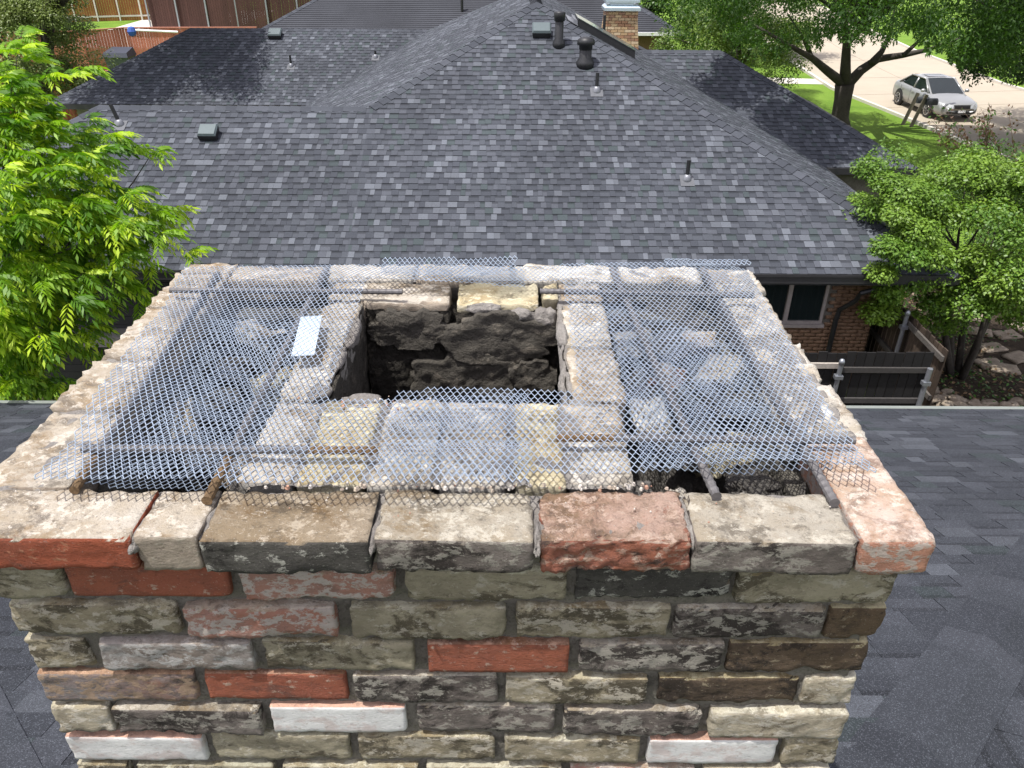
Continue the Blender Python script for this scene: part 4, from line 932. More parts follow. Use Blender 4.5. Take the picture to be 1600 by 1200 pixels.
def leafy(tname, label, group, cen, rad, n, leaf, cols, seed, base, trunks, clumps=90, cr=.3, mat='leafdull', lo=-1., fill=.5, r0=.08, keep=None, droop=.25, extra=()):
    rs = np.random.RandomState(seed); t = thing(tname, label, 'tree' if 'tree' in tname else 'shrub', base, group)
    P, off, k, cc = shell_points(rs, n, cen, rad, fill, seed=seed, lo=lo, clumps=clumps, cr=cr)
    if len(extra):
        E_ = np.array([tuple(e) for e in extra]); ke = rs.randint(0, len(E_), len(E_) * 1100); oe = unit(rs.normal(size=(len(ke), 3))) * rs.rand(len(ke), 1) ** .45; oe[:, 2] *= .6
        P = np.concatenate([P, E_[ke] + oe * rs.uniform(.25, .42, len(E_))[ke][:, None]]); off = np.concatenate([off, oe]); k = np.concatenate([k, ke + len(cc)]); cc = np.concatenate([cc, E_])
    if keep is not None: q = keep(P); P, off, k = P[q], off[q], k[q]
    n = len(P); N_ = unit(off * .6 + np.array([0, 0, 1.0]) + rs.normal(size=(n, 3)) * .45); U = unit(np.cross(N_, rs.normal(size=(n, 3))) + off * .5 - np.array([0, 0, droop]))
    N_ = unit(N_ - U * np.sum(N_ * U, axis=1, keepdims=True)); L = leaf[0] * rs.uniform(.7, 1.3, n); W_ = leaf[1] * rs.uniform(.8, 1.2, n)
    kk = rs.rand(len(cc)); crown('crown', t, P, U, N_, L, W_, tone(rs, n, cols[0], cols[1], k, kk), mat)
    mb = MB(); rr = random.Random(seed)
    sel = cc[rs.permutation(len(cc))[:trunks * 5]]
    for i in range(trunks):
        a = i * 2.4; b = Vector(base) + Vector((math.cos(a), math.sin(a), 0)) * r0 * (1.6 if trunks > 1 else 0)
        fork = Vector(base).lerp(Vector(cen), .55) + Vector((math.cos(a), math.sin(a), 0)) * (np.mean(rad) * .22 if trunks > 1 else 0)
        mb.tube([b - Vector((0, 0, .1)), b.lerp(fork, .5) + Vector((rr.uniform(-.1, .1), rr.uniform(-.1, .1), 0)), fork], [r0 * 1.15, r0 * .9, r0 * .72], 9)
        tree_limbs(mb, fork, [tuple(c) for c in sel[i * 5:i * 5 + 5]], r0 * .6, rr)
    mb.build('trunk', M['bark'], t, True); return t
# --- near left tree with long compound leaves
rs = np.random.RandomState(42)
lt = thing('pecan_tree', 'bright lime green tree with long drooping compound leaves at the left edge', 'tree', (-6.9, 9.3, GZ))
boughs = []
for px, py, y, n_ in [(20, 110, 9.6, 5), (50, 250, 8.9, 7), (110, 180, 9.6, 6), (95, 165, 9.9, 4), (180, 265, 9.2, 5), (235, 360, 9.0, 7), (150, 330, 8.8, 8), (60, 380, 8.5, 9), (15, 330, 8.6, 7), (130, 430, 8.6, 7), (215, 425, 8.9, 5), (40, 480, 8.3, 8), (100, 500, 8.4, 4), (10, 570, 8.2, 7), (70, 570, 8.2, 5), (170, 400, 9.3, 6), (5, 200, 9.3, 6), (25, 430, 9.2, 8), (-60, 300, 9, 12), (-90, 480, 8.6, 12), (-80, 150, 9.6, 8), (-180, 350, 9, 12), (140, 240, 9.6, 5), (200, 235, 9.9, 3), (70, 300, 9.8, 8), (120, 370, 9.8, 8), (250, 345, 9.3, 4)]:
    c = hy(px - (75 if py < 260 else 48) if px > 60 else px, py, y)
    for _ in range(int(n_ * 3.0)): boughs.append(Vector(c) + Vector((rs.normal() * .27, rs.normal() * .42, rs.normal() * .28)))
heart = Vector((-6.9, 9.3, 3.4)); Cs, Us, Ns, Ls, Ws, Cl = [], [], [], [], [], []
for bp in boughs:
    out = (bp - heart); out.z *= .4; out = out.normalized() if out.length > .1 else Vector((1, 0, 0)); age = rs.rand()
    for q in range(6):
        a = rs.uniform(-1.5, 1.5); d = Matrix.Rotation(a, 3, 'Z') @ out; d = (d + Vector((0, 0, rs.uniform(-.35, .5)))).normalized(); ln = rs.uniform(.22, .34)
        col = np.array([.20, .35, .015]) * age + np.array([.065, .165, .012]) * (1 - age)
        if rs.rand() < .28: col = np.array([.38, .52, .03])
        side = d.cross(Vector((0, 0, 1))).normalized(); up = side.cross(d)
        m = rs.randint(4, 7)
        for i in range(m + 1):
            t = (i + 1) / (m + 1); p = bp + d * ln * t - Vector((0, 0, 1)) * ln * .45 * t * t
            for s_ in ((1, -1) if i < m else (0,)):
                u = (d * (.75 if s_ else 1) + side * s_ * .85 - Vector((0, 0, .35 + .5 * t))).normalized(); nn = (up + side * s_ * .3 + Vector(rs.normal(size=3)) * .25); nn = (nn - u * nn.dot(u)).normalized()
                Cs.append(p); Us.append(u); Ns.append(nn); Ls.append(rs.uniform(.09, .14)); Ws.append(rs.uniform(.030, .046)); Cl.append(col * rs.uniform(.85, 1.15))
crown('crown', lt, np.array([tuple(v) for v in Cs]), np.array([tuple(v) for v in Us]), np.array([tuple(v) for v in Ns]), np.array(Ls), np.array(Ws), np.array(Cl))
mb = MB(); rr = random.Random(3); mb.tube([(-7.2, 9.4, GZ - .1), (-7.1, 9.3, 1.2), (-6.9, 9.2, 2.6)], [.17, .15, .12], 10)
for i in range(0, len(boughs), 9):
    b = boughs[i]; st = Vector((-7.0, 9.25, rr.uniform(1.4, 2.7))); mb.tube([st, st.lerp(b, .5) + Vector((0, 0, .15)), b.lerp(st, .12), b], [.026, .016, .008, .004], 5)
mb.build('trunk', M['bark'], lt, True)
# --- right yard tree
leafy('yaupon_tree', 'rounded yellow green small leaved tree with several trunks right of the fence', None, (8.15, 12.95, 2.62), (2.6, 1.9, 1.38), 90000, (.062, .036), ((.05, .125, .014), (.17, .27, .03)), 5, (8.45, 12.9, GZ), 5, 190, .21, 'leafdull', -.62, .5, .065, extra=[hy(a, b, y_) for a, b, y_ in ((1385, 285, 12.6), (1405, 335, 12.0), (1385, 385, 11.6), (1378, 425, 11.6), (1420, 400, 11.5), (1392, 455, 11.8), (1375, 486, 12.0), (1440, 360, 11.8), (1432, 440, 11.8), (1462, 470, 12), (1425, 498, 12.2), (1410, 300, 12.4), (1470, 420, 12), (1450, 310, 12.4), (1500, 450, 12), (1545, 470, 12), (1585, 440, 12), (1530, 400, 11.8), (1360, 262, 13), (1480, 500, 12.4), (1590, 490, 12.3), (1455, 395, 11.7))])
# --- straggly shrub behind it
sg = thing('crape_myrtle_shrub', 'straggly shrub with thin brown shoots and sparse leaves behind the yard tree', 'shrub', (10.6, 17.2, GZ)); mb = MB(); rs = np.random.RandomState(8); P = []
rr = random.Random(6)
for i in range(26):
    tip = hy(1450 + rr.random() * 190, 165 + rr.random() ** 1.5 * 110, 16 + rr.random() * 1.6); b = Vector((10.5 + rr.uniform(-.4, .8), 17.0, 1.6)); mid = b.lerp(tip, .55) + Vector((rr.uniform(-.2, .2), 0, .25))
    mb.tube([b, mid, tip], [.012, .008, .003], 5)
    for j in range(46):
        t = .35 + .65 * rr.random(); p = b.lerp(mid, min(1, t * 1.8)) if t < .55 else mid.lerp(tip, (t - .55) / .45); P.append(p + Vector((rr.gauss(0, .05), rr.gauss(0, .05), rr.gauss(0, .04))))
for i in range(5): mb.tube([(10.6 + .1 * i, 17.2, GZ), (10.5 + .15 * i, 17.1, 1.7)], [.03, .02], 6)
mb.build('stems', M['twig'], sg, True); P = np.array([tuple(p) for p in P]); n = len(P); U = unit(rs.normal(size=(n, 3))); N_ = unit(np.cross(U, rs.normal(size=(n, 3)))); red = rs.rand(n, 1) < .55
crown('leaves', sg, P, U, N_, rs.uniform(.07, .11, n), rs.uniform(.035, .055, n), np.where(red, np.array([.13, .075, .05]), np.array([.06, .12, .025])) * rs.uniform(.7, 1.2, (n, 1)))
leafy('garden_shrub', 'dense green shrub below the straggly shoots at the right edge', None, (11.6, 17.4, 1.5), (2.2, 1.4, 1.5), 16000, (.06, .035), ((.04, .10, .02), (.10, .19, .03)), 15, (11.6, 17.4, GZ), 3, 60, .3, 'leafdull', -.8, .5, .04)
# --- big street tree
T0 = Vector((13.35, 32.6, GZ)); st = thing('street_tree', 'big shade tree with forked dark trunk on the lawn beside the street', 'tree', T0)
mb = MB(); f1 = hy(1320, 132, 32.6)
mb.tube([T0 - Vector((0, 0, .2)), hy(1312, 185, 32.6), hy(1317, 155, 32.6), f1], [.44, .34, .33, .37], 14)
for P_, r_ in ([[(1320, 132), (1292, 110), (1268, 90), (1235, 72), (1180, 40)], .20], [[(1320, 132), (1321, 100), (1323, 62), (1318, 20), (1300, -60)], .24], [[(1322, 134), (1345, 110), (1372, 92), (1412, 86), (1450, 78), (1500, 60)], .22], [[(1362, 98), (1378, 80), (1392, 50), (1400, 0)], .15], [[(1323, 70), (1350, 40), (1380, 0)], .12], [[(1268, 90), (1255, 60), (1230, 20)], .10], [[(1412, 86), (1440, 60), (1470, 20)], .09]):
    pts = [hy(a, b, 32.6 + (i * .35 if k_ else -i * .3)) for i, (a, b) in enumerate(P_) for k_ in (P_[0][0] > 1321,)]; n_ = len(pts); mb.tube(pts, [r_ * (1 - .8 * i / (n_ - 1)) for i in range(n_)], 9)
rr = random.Random(12)
for i in range(34):
    a = rr.uniform(0, 6.28); e_ = Vector((13 + math.cos(a) * rr.uniform(2, 7), 30.5 + math.sin(a) * rr.uniform(2, 7), rr.uniform(4.5, 9.5))); b = Vector((13.4, 32.4, rr.uniform(3.5, 5.5))); mb.tube([b, b.lerp(e_, .5) + Vector((0, 0, .7)), e_], [.10, .06, .02], 6)
mb.tube([(13.2, 32.2, 5.5), (11.5, 28.5, 8.0), (9, 24, 8.6), (6.4, 19.8, 8.0)], [.2, .15, .11, .05], 8)
mb.build('trunk', M['bark'], st, True)
rs = np.random.RandomState(31)
def above_line(P):
    """the skirt of the crown hangs lower at the left than over the street"""
    x, y, z = P[:, 0], P[:, 1], P[:, 2]; d = y * cp - (z - CZ) * sp; u = 800 + F * x / d; v = 600 + F * (-(z - CZ) * cp - y * sp) / d
    lim = np.interp(u, [1000, 1040, 1100, 1180, 1215, 1250, 1300, 1360, 1420, 1480, 1700], [10, 45, 95, 100, 78, 62, 60, 66, 48, 90, 130])
    sx_, sy_ = x + .31 * z, y + .175 * z
    return (v < lim + 9 * np.sin(u * .11) + 7 * np.sin(u * .37)) & ~((sx_ > 16.3) & (sx_ < 22) & (sy_ > 32.5) & (sy_ < 41)) & ~((sx_ > 13.4) & (sx_ < 17.5) & (sy_ > 31.5) & (sy_ < 44) & (z > 6.5))
Pl, ol, kl, cc = shell_points(rs, 150000, (12.6, 29.6, 6.6), (8.2, 8.0, 4.6), .45, seed=3, lo=-.95, clumps=420, cr=.17); q = above_line(Pl); Pl, ol, kl = Pl[q], ol[q], kl[q]
P2, o2, k2, c2 = shell_points(rs, 42000, (6.2, 19.4, 7.7), (3.0, 2.5, 1.2), .2, seed=5, lo=-1, clumps=70, cr=.26); q = P2[:, 2] > CZ - .075 * P2[:, 1] + .15; Pl, ol, kl = np.concatenate([Pl, P2[q]]), np.concatenate([ol, o2[q]]), np.concatenate([kl, k2[q]]); n = len(Pl)
N_ = unit(ol * .5 + np.array([0, 0, 1.]) + rs.normal(size=(n, 3)) * .5); U = unit(np.cross(N_, rs.normal(size=(n, 3))) - np.array([0, 0, .5])); N_ = unit(N_ - U * np.sum(N_ * U, axis=1, keepdims=True))
crown('crown', st, Pl, U, N_, rs.uniform(.10, .17, n), rs.uniform(.045, .07, n), tone(rs, n, (.016, .050, .008), (.07, .145, .02), kl, rs.rand(len(cc))))
# --- second shade tree whose dark crown hangs into the upper right corner
def keep2(P):
    x, y, z = P[:, 0], P[:, 1], P[:, 2]; d = y * cp - (z - CZ) * sp; u = 800 + F * x / d; v = 600 + F * (-(z - CZ) * cp - y * sp) / d
    lim = np.interp(u, [1400, 1450, 1480, 1500, 1540, 1600, 1750], [-10, 45, 80, 118, 138, 158, 170]); sx_, sy_ = x + .31 * z, y + .175 * z; return (v < lim + 10 * np.sin(u * .13) + 8 * np.sin(u * .31)) & ~((sx_ > 16.8) & (sx_ < 20.3) & (sy_ > 34) & (sy_ < 39.6))
leafy('street_tree', 'dark crowned tree hanging into the upper right corner over the parked car', None, (23.0, 30.5, 5.4), (7.2, 6.0, 4.6), 130000, (.14, .065), ((.014, .042, .009), (.04, .09, .016)), 77, (25.5, 29.5, GZ), 1, 200, .2, 'leafdull', -.95, .4, .3, keep=keep2)
# --- trees behind and to the left
leafy('round_tree', 'round dense olive green tree in the upper left corner before the red fence', None, (-17.2, 28.8, 3.4), (2.9, 2.6, 2.6), 60000, (.10, .05), ((.075, .12, .03), (.19, .24, .065)), 21, (-16.9, 29.3, GZ), 2, 130, .26, 'leafdull', -.8, .55, .12)
leafy('shade_tree', 'tall tree mostly above the frame shading the rear roof wing', None, (-13.2, 26.6, 7.9), (4.4, 3.0, 2.7), 70000, (.13, .06), ((.03, .08, .015), (.07, .15, .025)), 22, (-18.8, 32, GZ), 1, 150, .24, 'leafdull', -.95, .4, .25, keep=lambda P: (P[:, 2] > CZ - .083 * P[:, 1] + .2 + .6 * (P[:, 0] > -13.)) & (P[:, 0] > -15.2))
leafy('background_tree', 'yellow green tree behind the far house at top centre right', None, (10.6, 39.5, 2.2), (3.4, 2.6, 2.5), 32000, (.13, .06), ((.06, .12, .02), (.17, .24, .035)), 23, (10.8, 39.5, GZ), 1, 90, .27, 'leafdull', -.7, .5, .2)
leafy('background_tree', 'dark green tree between the far house and the street', None, (13.2, 52, 4.5), (6.0, 4, 4.0), 30000, (.2, .1), ((.035, .09, .018), (.09, .18, .03)), 24, (13.2, 52, GZ), 1, 90, .27, 'leafdull', -.8, .5, .25)
leafy('background_tree', 'dark tree among the fences at the top left', None, (-21.5, 64, 6.5), (4, 3.5, 3.5), 22000, (.2, .1), ((.03, .07, .018), (.07, .14, .03)), 25, (-24.2, 62, GZ), 1, 70, .27, 'leafdull', -.8, .5, .55)
leafy('background_tree', 'small light green tree beyond the driveway at the top left', None, (-33, 84, 2.5), (4, 3, 2.8), 9000, (.25, .12), ((.06, .12, .02), (.12, .2, .03)), 26, (-33, 84, GZ), 1, 50, .27, 'leafdull', -.8, .5, .2)
# dark shrubs beyond the street
leafy('hedge_shrub', 'dark shrub on the far side of the street behind the car', None, (31, 52, .9), (3.5, 3, 1.5), 14000, (.16, .08), ((.03, .08, .015), (.07, .14, .025)), 27, (31, 52, GZ), 2, 50, .3, 'leafdull', -.6, .5, .08)
# ground cover, rocks and stepping stones under the yard tree
rs = np.random.RandomState(99); n = 9000; P = np.stack([rs.uniform(6.7, 11.8, n), rs.uniform(9.0, 17.4, n), np.full(n, GZ + .02)], 1); P[:, 2] += rs.rand(n) * .10
keepm = (np.sin(P[:, 0] * 2.3) + np.sin(P[:, 1] * 3.1 + 1) + rs.normal(size=n) * .5) > .1; P = P[keepm]; n = len(P); N_ = unit(rs.normal(size=(n, 3)) * .4 + np.array([0, 0, 1])); U = unit(np.cross(N_, rs.normal(size=(n, 3))))
dry = rs.rand(n, 1) < .45
link('ground_cover', np_mesh('ground_cover', leaf_quads(P, U, N_, rs.uniform(.05, .10, n), rs.uniform(.03, .06, n)).reshape(-1, 3), np.arange(n * 4).reshape(-1, 4), np.where(dry, np.array([.17, .11, .06]), np.array([.05, .12, .02])) * rs.uniform(.6, 1.3, (n, 1))), M['leafdull'], kind='stuff')
rr = random.Random(14)
for i, (px, py, r) in enumerate([(1444, 598, .09), (1456, 611, .10), (1468, 622, .10), (1480, 614, .07), (1452, 627, .12), (1476, 634, .10), (1498, 630, .13), (1520, 632, .10), (1545, 634, .11), (1572, 636, .12), (1590, 630, .1), (1436, 610, .07)]):
    p = hz(px, py, GZ); o = lump('edging_stone', (p.x, p.y, GZ + r * .25), r * 1.25, i + 3.3, 'stone', None, (1.3, .9, .6), 3); tag(o, ['pale edging stone nearest the steel fence post', 'second pale edging stone below the fence post', 'third pale edging stone of the bed', 'small edging stone behind the others', 'wide edging stone touching the eave line by the post', 'edging stone at the middle of the bed edge', 'large edging stone below the tree trunks', 'edging stone left of the thickest trunk', 'edging stone right of the thickest trunk', 'edging stone near the right edge on the eave line', 'rightmost edging stone of the bed', 'topmost small edging stone beside the fence post'][i], 'stone', 'pale edging stones of the planting bed')
for i, (px, py) in enumerate([(1528, 520), (1548, 545), (1572, 525), (1590, 560), (1568, 578), (1520, 498), (1598, 512), (1545, 570)]):
    p = hz(px, py, GZ); vs, fs = rough_box((.52, .36, .05), 900 + i, .05, .012, .006, .02); o = link('stepping_stone', mesh_of('stepping_stone', vs, fs), M['stone'], None, Matrix.Translation((p.x, p.y, GZ + .03)) @ Matrix.Rotation(rr.uniform(-.5, .5), 4, 'Z')); tag(o, ['stepping stone just right of the tree trunks', 'stepping stone in the middle of the path', 'stepping stone above the middle one', 'stepping stone touching the right edge', 'lowest stepping stone of the path', 'stepping stone hidden highest behind the trunks', 'uppermost stepping stone at the right edge', 'stepping stone between the lowest and the middle one'][i], 'stepping stone', 'stepping stones at the right edge')
# ================================================================== fences
def board_fence(t, A, B, h, bw=.14, th=.02, col=(.1, .08, .06), var=.3, rnd=None, gap=.006, z0=GZ + .03, name='board'):
    A, B = Vector((*A, z0)), Vector((*B, z0)); D = (B - A).normalized(); n = int((B - A).length / bw); rnd = rnd or random.Random(1)
    for i in range(n):
        p = A + D * (i * bw + gap); q = A + D * ((i + 1) * bw - gap); hh_ = h + rnd.uniform(-.015, .02); mb = MB(); f = 1 + rnd.uniform(-var, var)
        c = tuple(x * f for x in col); nrm = Vector((-D.y, D.x, 0)) * (th / 2); o_ = nrm * rnd.uniform(-.15, .15)
        vs = [p - nrm + o_, q - nrm + o_, q + nrm + o_, p + nrm + o_]; top = [v + Vector((0, 0, hh_)) for v in vs]
        mb.mesh(vs + top, [(0, 3, 2, 1), (4, 5, 6, 7), (0, 1, 5, 4), (1, 2, 6, 5), (2, 3, 7, 6), (3, 0, 4, 7)], c); mb.build(name, M['vc'], t)
def rail(t, A, B, z, name='rail', w_=.038, h=.085, mat='vc', c=(.22, .2, .18)):
    mb = MB(); mb.beam((*A, z), (*B, z), w_, h, c=c); mb.build(name, M[mat], t)
def post(t, x, y, z0, z1, r=.035, cap=True, mat='steelpost'):
    mb = MB(); mb.tube([(x, y, z0), (x, y, z1)], r, 10); o = mb.build('post', M[mat], t)
    if cap: c = MB(); c.lathe([(r * 1.25, z1 - .03), (r * 1.25, z1 + .02), (r * .8, z1 + .05), (.004, z1 + .06)], 10, o=(x, y, 0)); c.build('post_cap', M[mat], o, True)
    for zz in (z0 + .5, z1 - .25):
        c = MB(); c.box((x - .06, y - .045, zz - .03), (x + .06, y + .045, zz + .03)); c.build('bracket', M[mat], o)
fa = hy(1230, 550, 10.3); fz = hy(1455, 552, 10.3); rnd = random.Random(4)
f1_ = thing('board_fence', 'dark weathered board fence with steel posts facing our roof', 'fence', (5.4, 10.3, GZ))
board_fence(f1_, (4.3, 10.36), (6.42, 10.36), 1.80, .145, .02, (.013, .0125, .0125), .25, rnd)
rail(f1_, (4.3, 10.32), (4.98, 10.32), 1.43, c=(.34, .31, .27)); rail(f1_, (4.98, 10.318), (6.36, 10.318), 1.36, c=(.05, .047, .044)); rail(f1_, (4.9, 10.318), (6.36, 10.318), .82, c=(.05, .047, .045))
post(f1_, 4.93, 10.26, GZ, 1.52); post(f1_, 6.28, 10.26, GZ, 1.42, .04, False)
f2_ = thing('board_fence', 'brown board fence with light gaps running back to the house wall', 'fence', (6.3, 11.3, GZ))
board_fence(f2_, (6.62, 10.5), (6.62, 17.9), 1.75,   .145, .02, (.05, .036, .026), .6, rnd, .014)
rail(f2_, (6.57, 10.5), (6.57, 17.8), 1.45, c=(.09, .082, .073)); rail(f2_, (6.57, 10.5), (6.57, 17.8), .75, c=(.09, .082, .073)); post(f2_, 6.50, 11.7, GZ, 1.65, .035)
# red stained fence at the back left
f3 = thing('stained_fence', 'long red stained wooden fence behind the round tree at the upper left', 'fence', (-18, 45, GZ))
def joined(t, pts, h, bw, col, rnd, base=GZ, cap=None):
    mb = MB()
    for A, B in zip(pts, pts[1:]):
        A, B = Vector((*A, base)), Vector((*B, base)); D = (B - A).normalized(); n = max(1, int((B - A).length / bw)); w_ = (B - A).length / n
        for i in range(n):
            f = 1 + rnd.uniform(-.13, .13); j = rnd.uniform(-.008, .008); nrm = Vector((-D.y, D.x, 0)) * .012; p = A + D * (i * w_ + .006) + nrm * (1 + j * 40); q = A + D * ((i + 1) * w_ - .006) + nrm * (1 + j * 40); hh_ = h + rnd.uniform(-.01, .01)
            vs = [p - nrm, q - nrm, q + nrm, p + nrm]; mb.mesh(vs + [v + Vector((0, 0, hh_)) for v in vs], [(4, 5, 6, 7), (0, 1, 5, 4), (1, 2, 6, 5), (2, 3, 7, 6), (3, 0, 4, 7)], tuple(x * f for x in col))
    mb.build('board_run', M['vc'], t, kind='stuff')
    if cap:
        for A, B in zip(pts, pts[1:]): rail(t, A, B, base + h + .04, 'cap_rail', .14, .05, c=cap)
rnd = random.Random(6); RC = (.42, .15, .095)
joined(f3, [(-27, 43.5), (-22.6, 44.5), (-21, 46), (-14, 46.5)], 2.2, .14, RC, rnd, cap=(.36, .15, .10))
f4 = thing('stained_fence', 'lower shaded red fence section below the round tree', 'fence', (-19, 32, GZ)); joined(f4, [(-24, 31), (-15.4, 32.6)], 2.15, .14, (.40, .13, .075), rnd, cap=(.3, .12, .08)); 
rail(f4, (-24, 30.9), (-15.4, 32.5), .9, c=(.10, .05, .035))
# tall framed fence panels beyond
f5 = thing('framed_fence', 'tall orange brown fence panels framed by pale posts at the top left', 'fence', (-33, 70, GZ)); rnd = random.Random(7)
A5, B5 = Vector((-45, 66.5)), Vector((-27.6, 72.2)); joined(f5, [tuple(A5), tuple(B5)], 4.2, .18, (.22, .085, .03), rnd)
for i in range(12):
    p = A5.lerp(B5, i / 11); mb = MB(); mb.box((p.x - .05, p.y - .12, GZ), (p.x + .05, p.y - .03, GZ + 4.2)); mb.build('post', M['path'], f5)
for z in (.15, 2.1, 4.1): rail(f5, (A5.x, A5.y - .08), (B5.x, B5.y - .08), z, w_=.05, h=.12, mat='path')
f6 = thing('framed_fence', 'dark maroon board fence behind the large trunk at the top', 'fence', (-21, 60, GZ)); joined(f6, [(-25.6, 60.5), (-19, 59), (-10, 58)], 3.4, .18, (.06, .028, .022), rnd)
for i in range(6): mb = MB(); x = -25.6 + i * 2.2; mb.box((x - .05, 60.2 - i * .4, GZ), (x + .05, 60.3 - i * .4, 3.2)); mb.build('post', M['steelpost'], f6)
f7 = thing('board_fence', 'pale weathered board fence beyond the driveway at the top left', 'fence', (-30, 88, GZ)); joined(f7, [(-36, 88), (-24, 88)], 2.2, .2, (.3, .23, .16), rnd)
# dark lidded bin and pole by the red fence
bn = thing('wheeled_bin', 'dark grey lidded bin standing against the red fence', 'bin', (-20.3, 43.9, GZ)); p = hy(187, 92, 43.8); mb = MB()
z0_ = hy(187, 112, 43.8).z; z1b = hy(187, 88, 43.8).z
mb.mesh([(p.x - .5, 43.5, GZ), (p.x + .5, 43.5, GZ), (p.x + .5, 44.3, GZ), (p.x - .5, 44.3, GZ), (p.x - .62, 43.4, z1b), (p.x + .62, 43.4, z1b), (p.x + .62, 44.4, z1b), (p.x - .62, 44.4, z1b)], [(0, 1, 5, 4), (1, 2, 6, 5), (2, 3, 7, 6), (3, 0, 4, 7)], (.06, .075, .065)); mb.build('body', M['paint'], bn)
mb = MB(); mb.mesh([(p.x - .66, 43.3, z1b + .003), (p.x + .66, 43.3, z1b + .003), (p.x + .66, 44.45, z1b + .003), (p.x - .66, 44.45, z1b + .003), (p.x - .6, 43.4, z1b + .22), (p.x + .6, 43.4, z1b + .22), (p.x + .55, 44.4, z1b + .38), (p.x - .55, 44.4, z1b + .38)], [(0, 1, 5, 4), (1, 2, 6, 5), (2, 3, 7, 6), (3, 0, 4, 7), (4, 5, 6, 7), (3, 2, 1, 0)], (.035, .04, .055)); mb.build('lid', M['paint'], bn)
po = thing('pool_pole', 'white pole with blue brush head resting on the red fence', 'pole', tuple(hy(208, 48, 45.6))); a = hy(212, 47, 45.6); b = hy(278, 50, 45.9); mb = MB(); mb.tube([a, b], .055, 8); mb.build('pole', M['whitep'], po)
mb = MB(); q = hy(206, 49, 45.6); mb.lathe([(.05, -.26), (.17, -.2), (.24, 0), (.17, .2), (.05, .24)], 10, o=tuple(q)); mb.build('head', M['bluepl'], po)
# ================================================================== mailboxes
def mailbox(px, py, lab, tilt, boxdx, bc):
    p = hz(px, py, GZ); t = thing('mailbox', lab, 'mailbox', tuple(p)); mb = MB(); top = p + Vector((.35, 0, 1.28)); mb.beam(p - Vector((0, 0, .15)), top, .11, .11, up=(0, 1, 0), c=(.17, .15, .11)); mb.build('post', M['vc'], t)
    b = MB(); n = 8; L_ = .52; w_ = .13; c0 = p + Vector((.30 + boxdx, -.05, 1.02)); D = Vector((1, .15, -.02)).normalized(); S = Vector((-D.y, D.x, 0)); rings = []
    for e_ in (0, L_): rings.append([c0 + D * e_ + S * x + Vector((0, 0, z)) for x, z in [(-w_, -.12), (w_, -.12)] + [(w_ * math.cos(a), w_ * math.sin(a)) for a in np.linspace(0, math.pi, n)]])
    m_ = len(rings[0]); b.mesh(rings[0] + rings[1], [(i, (i + 1) % m_, (i + 1) % m_ + m_, i + m_) for i in range(m_)] + [tuple(range(m_))[::-1], tuple(range(m_, 2 * m_))], bc); b.build('box', M['paint'], t)
mailbox(1409, 195, 'left mailbox on a leaning weathered wooden post by the kerb', 0, .02, (.05, .055, .06)); mailbox(1422, 198, 'right mailbox with larger dark box on a leaning wooden post by the kerb', 0, .02, (.035, .038, .042))
# ================================================================== the parked car
car = thing('parked_car', 'silver sedan with open sunroof parked at the kerb of the pale concrete street', 'car', (18.9, 36.4, GZ + .01))
p1, p2 = hz(1450, 183, GZ + .01), hz(1405, 163, GZ + .01); hd = (p1 - p2); hd.z = 0; wb = hd.length; hd.normalize(); sdv = Vector((-hd.y, hd.x, 0)) * -1    # forward; kerb side is +y-left
L_ = 4.85; left = Vector((0, 0, 1)).cross(hd)
ctr = p1.lerp(p2, .5) + left * .78 * 1; 
Xc = Matrix(((hd.x, left.x, 0, ctr.x), (hd.y, left.y, 0, ctr.y), (0, 0, 1, GZ + .012), (0, 0, 0, 1)))
if (p1 - ctr).dot(left) > 0: pass
st_ = [  # x, half width, sill, belt z, top z (bonnet / boot line)
 (-2.42, .62, .42, .62, .80), (-2.36, .76, .30, .64, .94), (-2.1, .86, .24, .68, .99), (-1.6, .90, .22, .72, .985), (-1.0, .91, .20, .74, .97), (-.3, .915, .20, .74, .95), (.4, .915, .20, .73, .94), (.95, .91, .20, .72, .93), (1.4, .90, .21, .68, .88), (1.9, .87, .23, .62, .80), (2.2, .80, .26, .56, .73), (2.36, .68, .30, .52, .64), (2.42, .55, .36, .48, .56)]
rings = []
for x, w_, s0, bz, tz in st_:
    pr2 = [(w_ * .80, s0), (w_ * .97, s0 + .06), (w_, (s0 + bz) / 2), (w_ * .995, bz), (w_ * .95, (bz + tz) / 2 + .03), (w_ * .84, tz - .02), (w_ * .5, tz + .012), (0, tz + .02)]
    rings.append([(x, a, b) for a, b in pr2] + [(x, -a, b) for a, b in pr2[-2::-1]])
mb = MB(); m_ = len(rings[0]); vs = [Xc @ Vector(p) for r in rings for p in r]
fs = [(i * m_ + k, i * m_ + (k + 1) % m_, (i + 1) * m_ + (k + 1) % m_, (i + 1) * m_ + k) for i in range(len(rings) - 1) for k in range(m_)] + [tuple(range(m_)), tuple((len(rings) - 1) * m_ + k for k in range(m_))[::-1]]
mb.mesh(vs, fs); body = mb.build('body', M['silver'], car, True)
def loc(pts): return [Xc @ Vector(p) for p in pts]
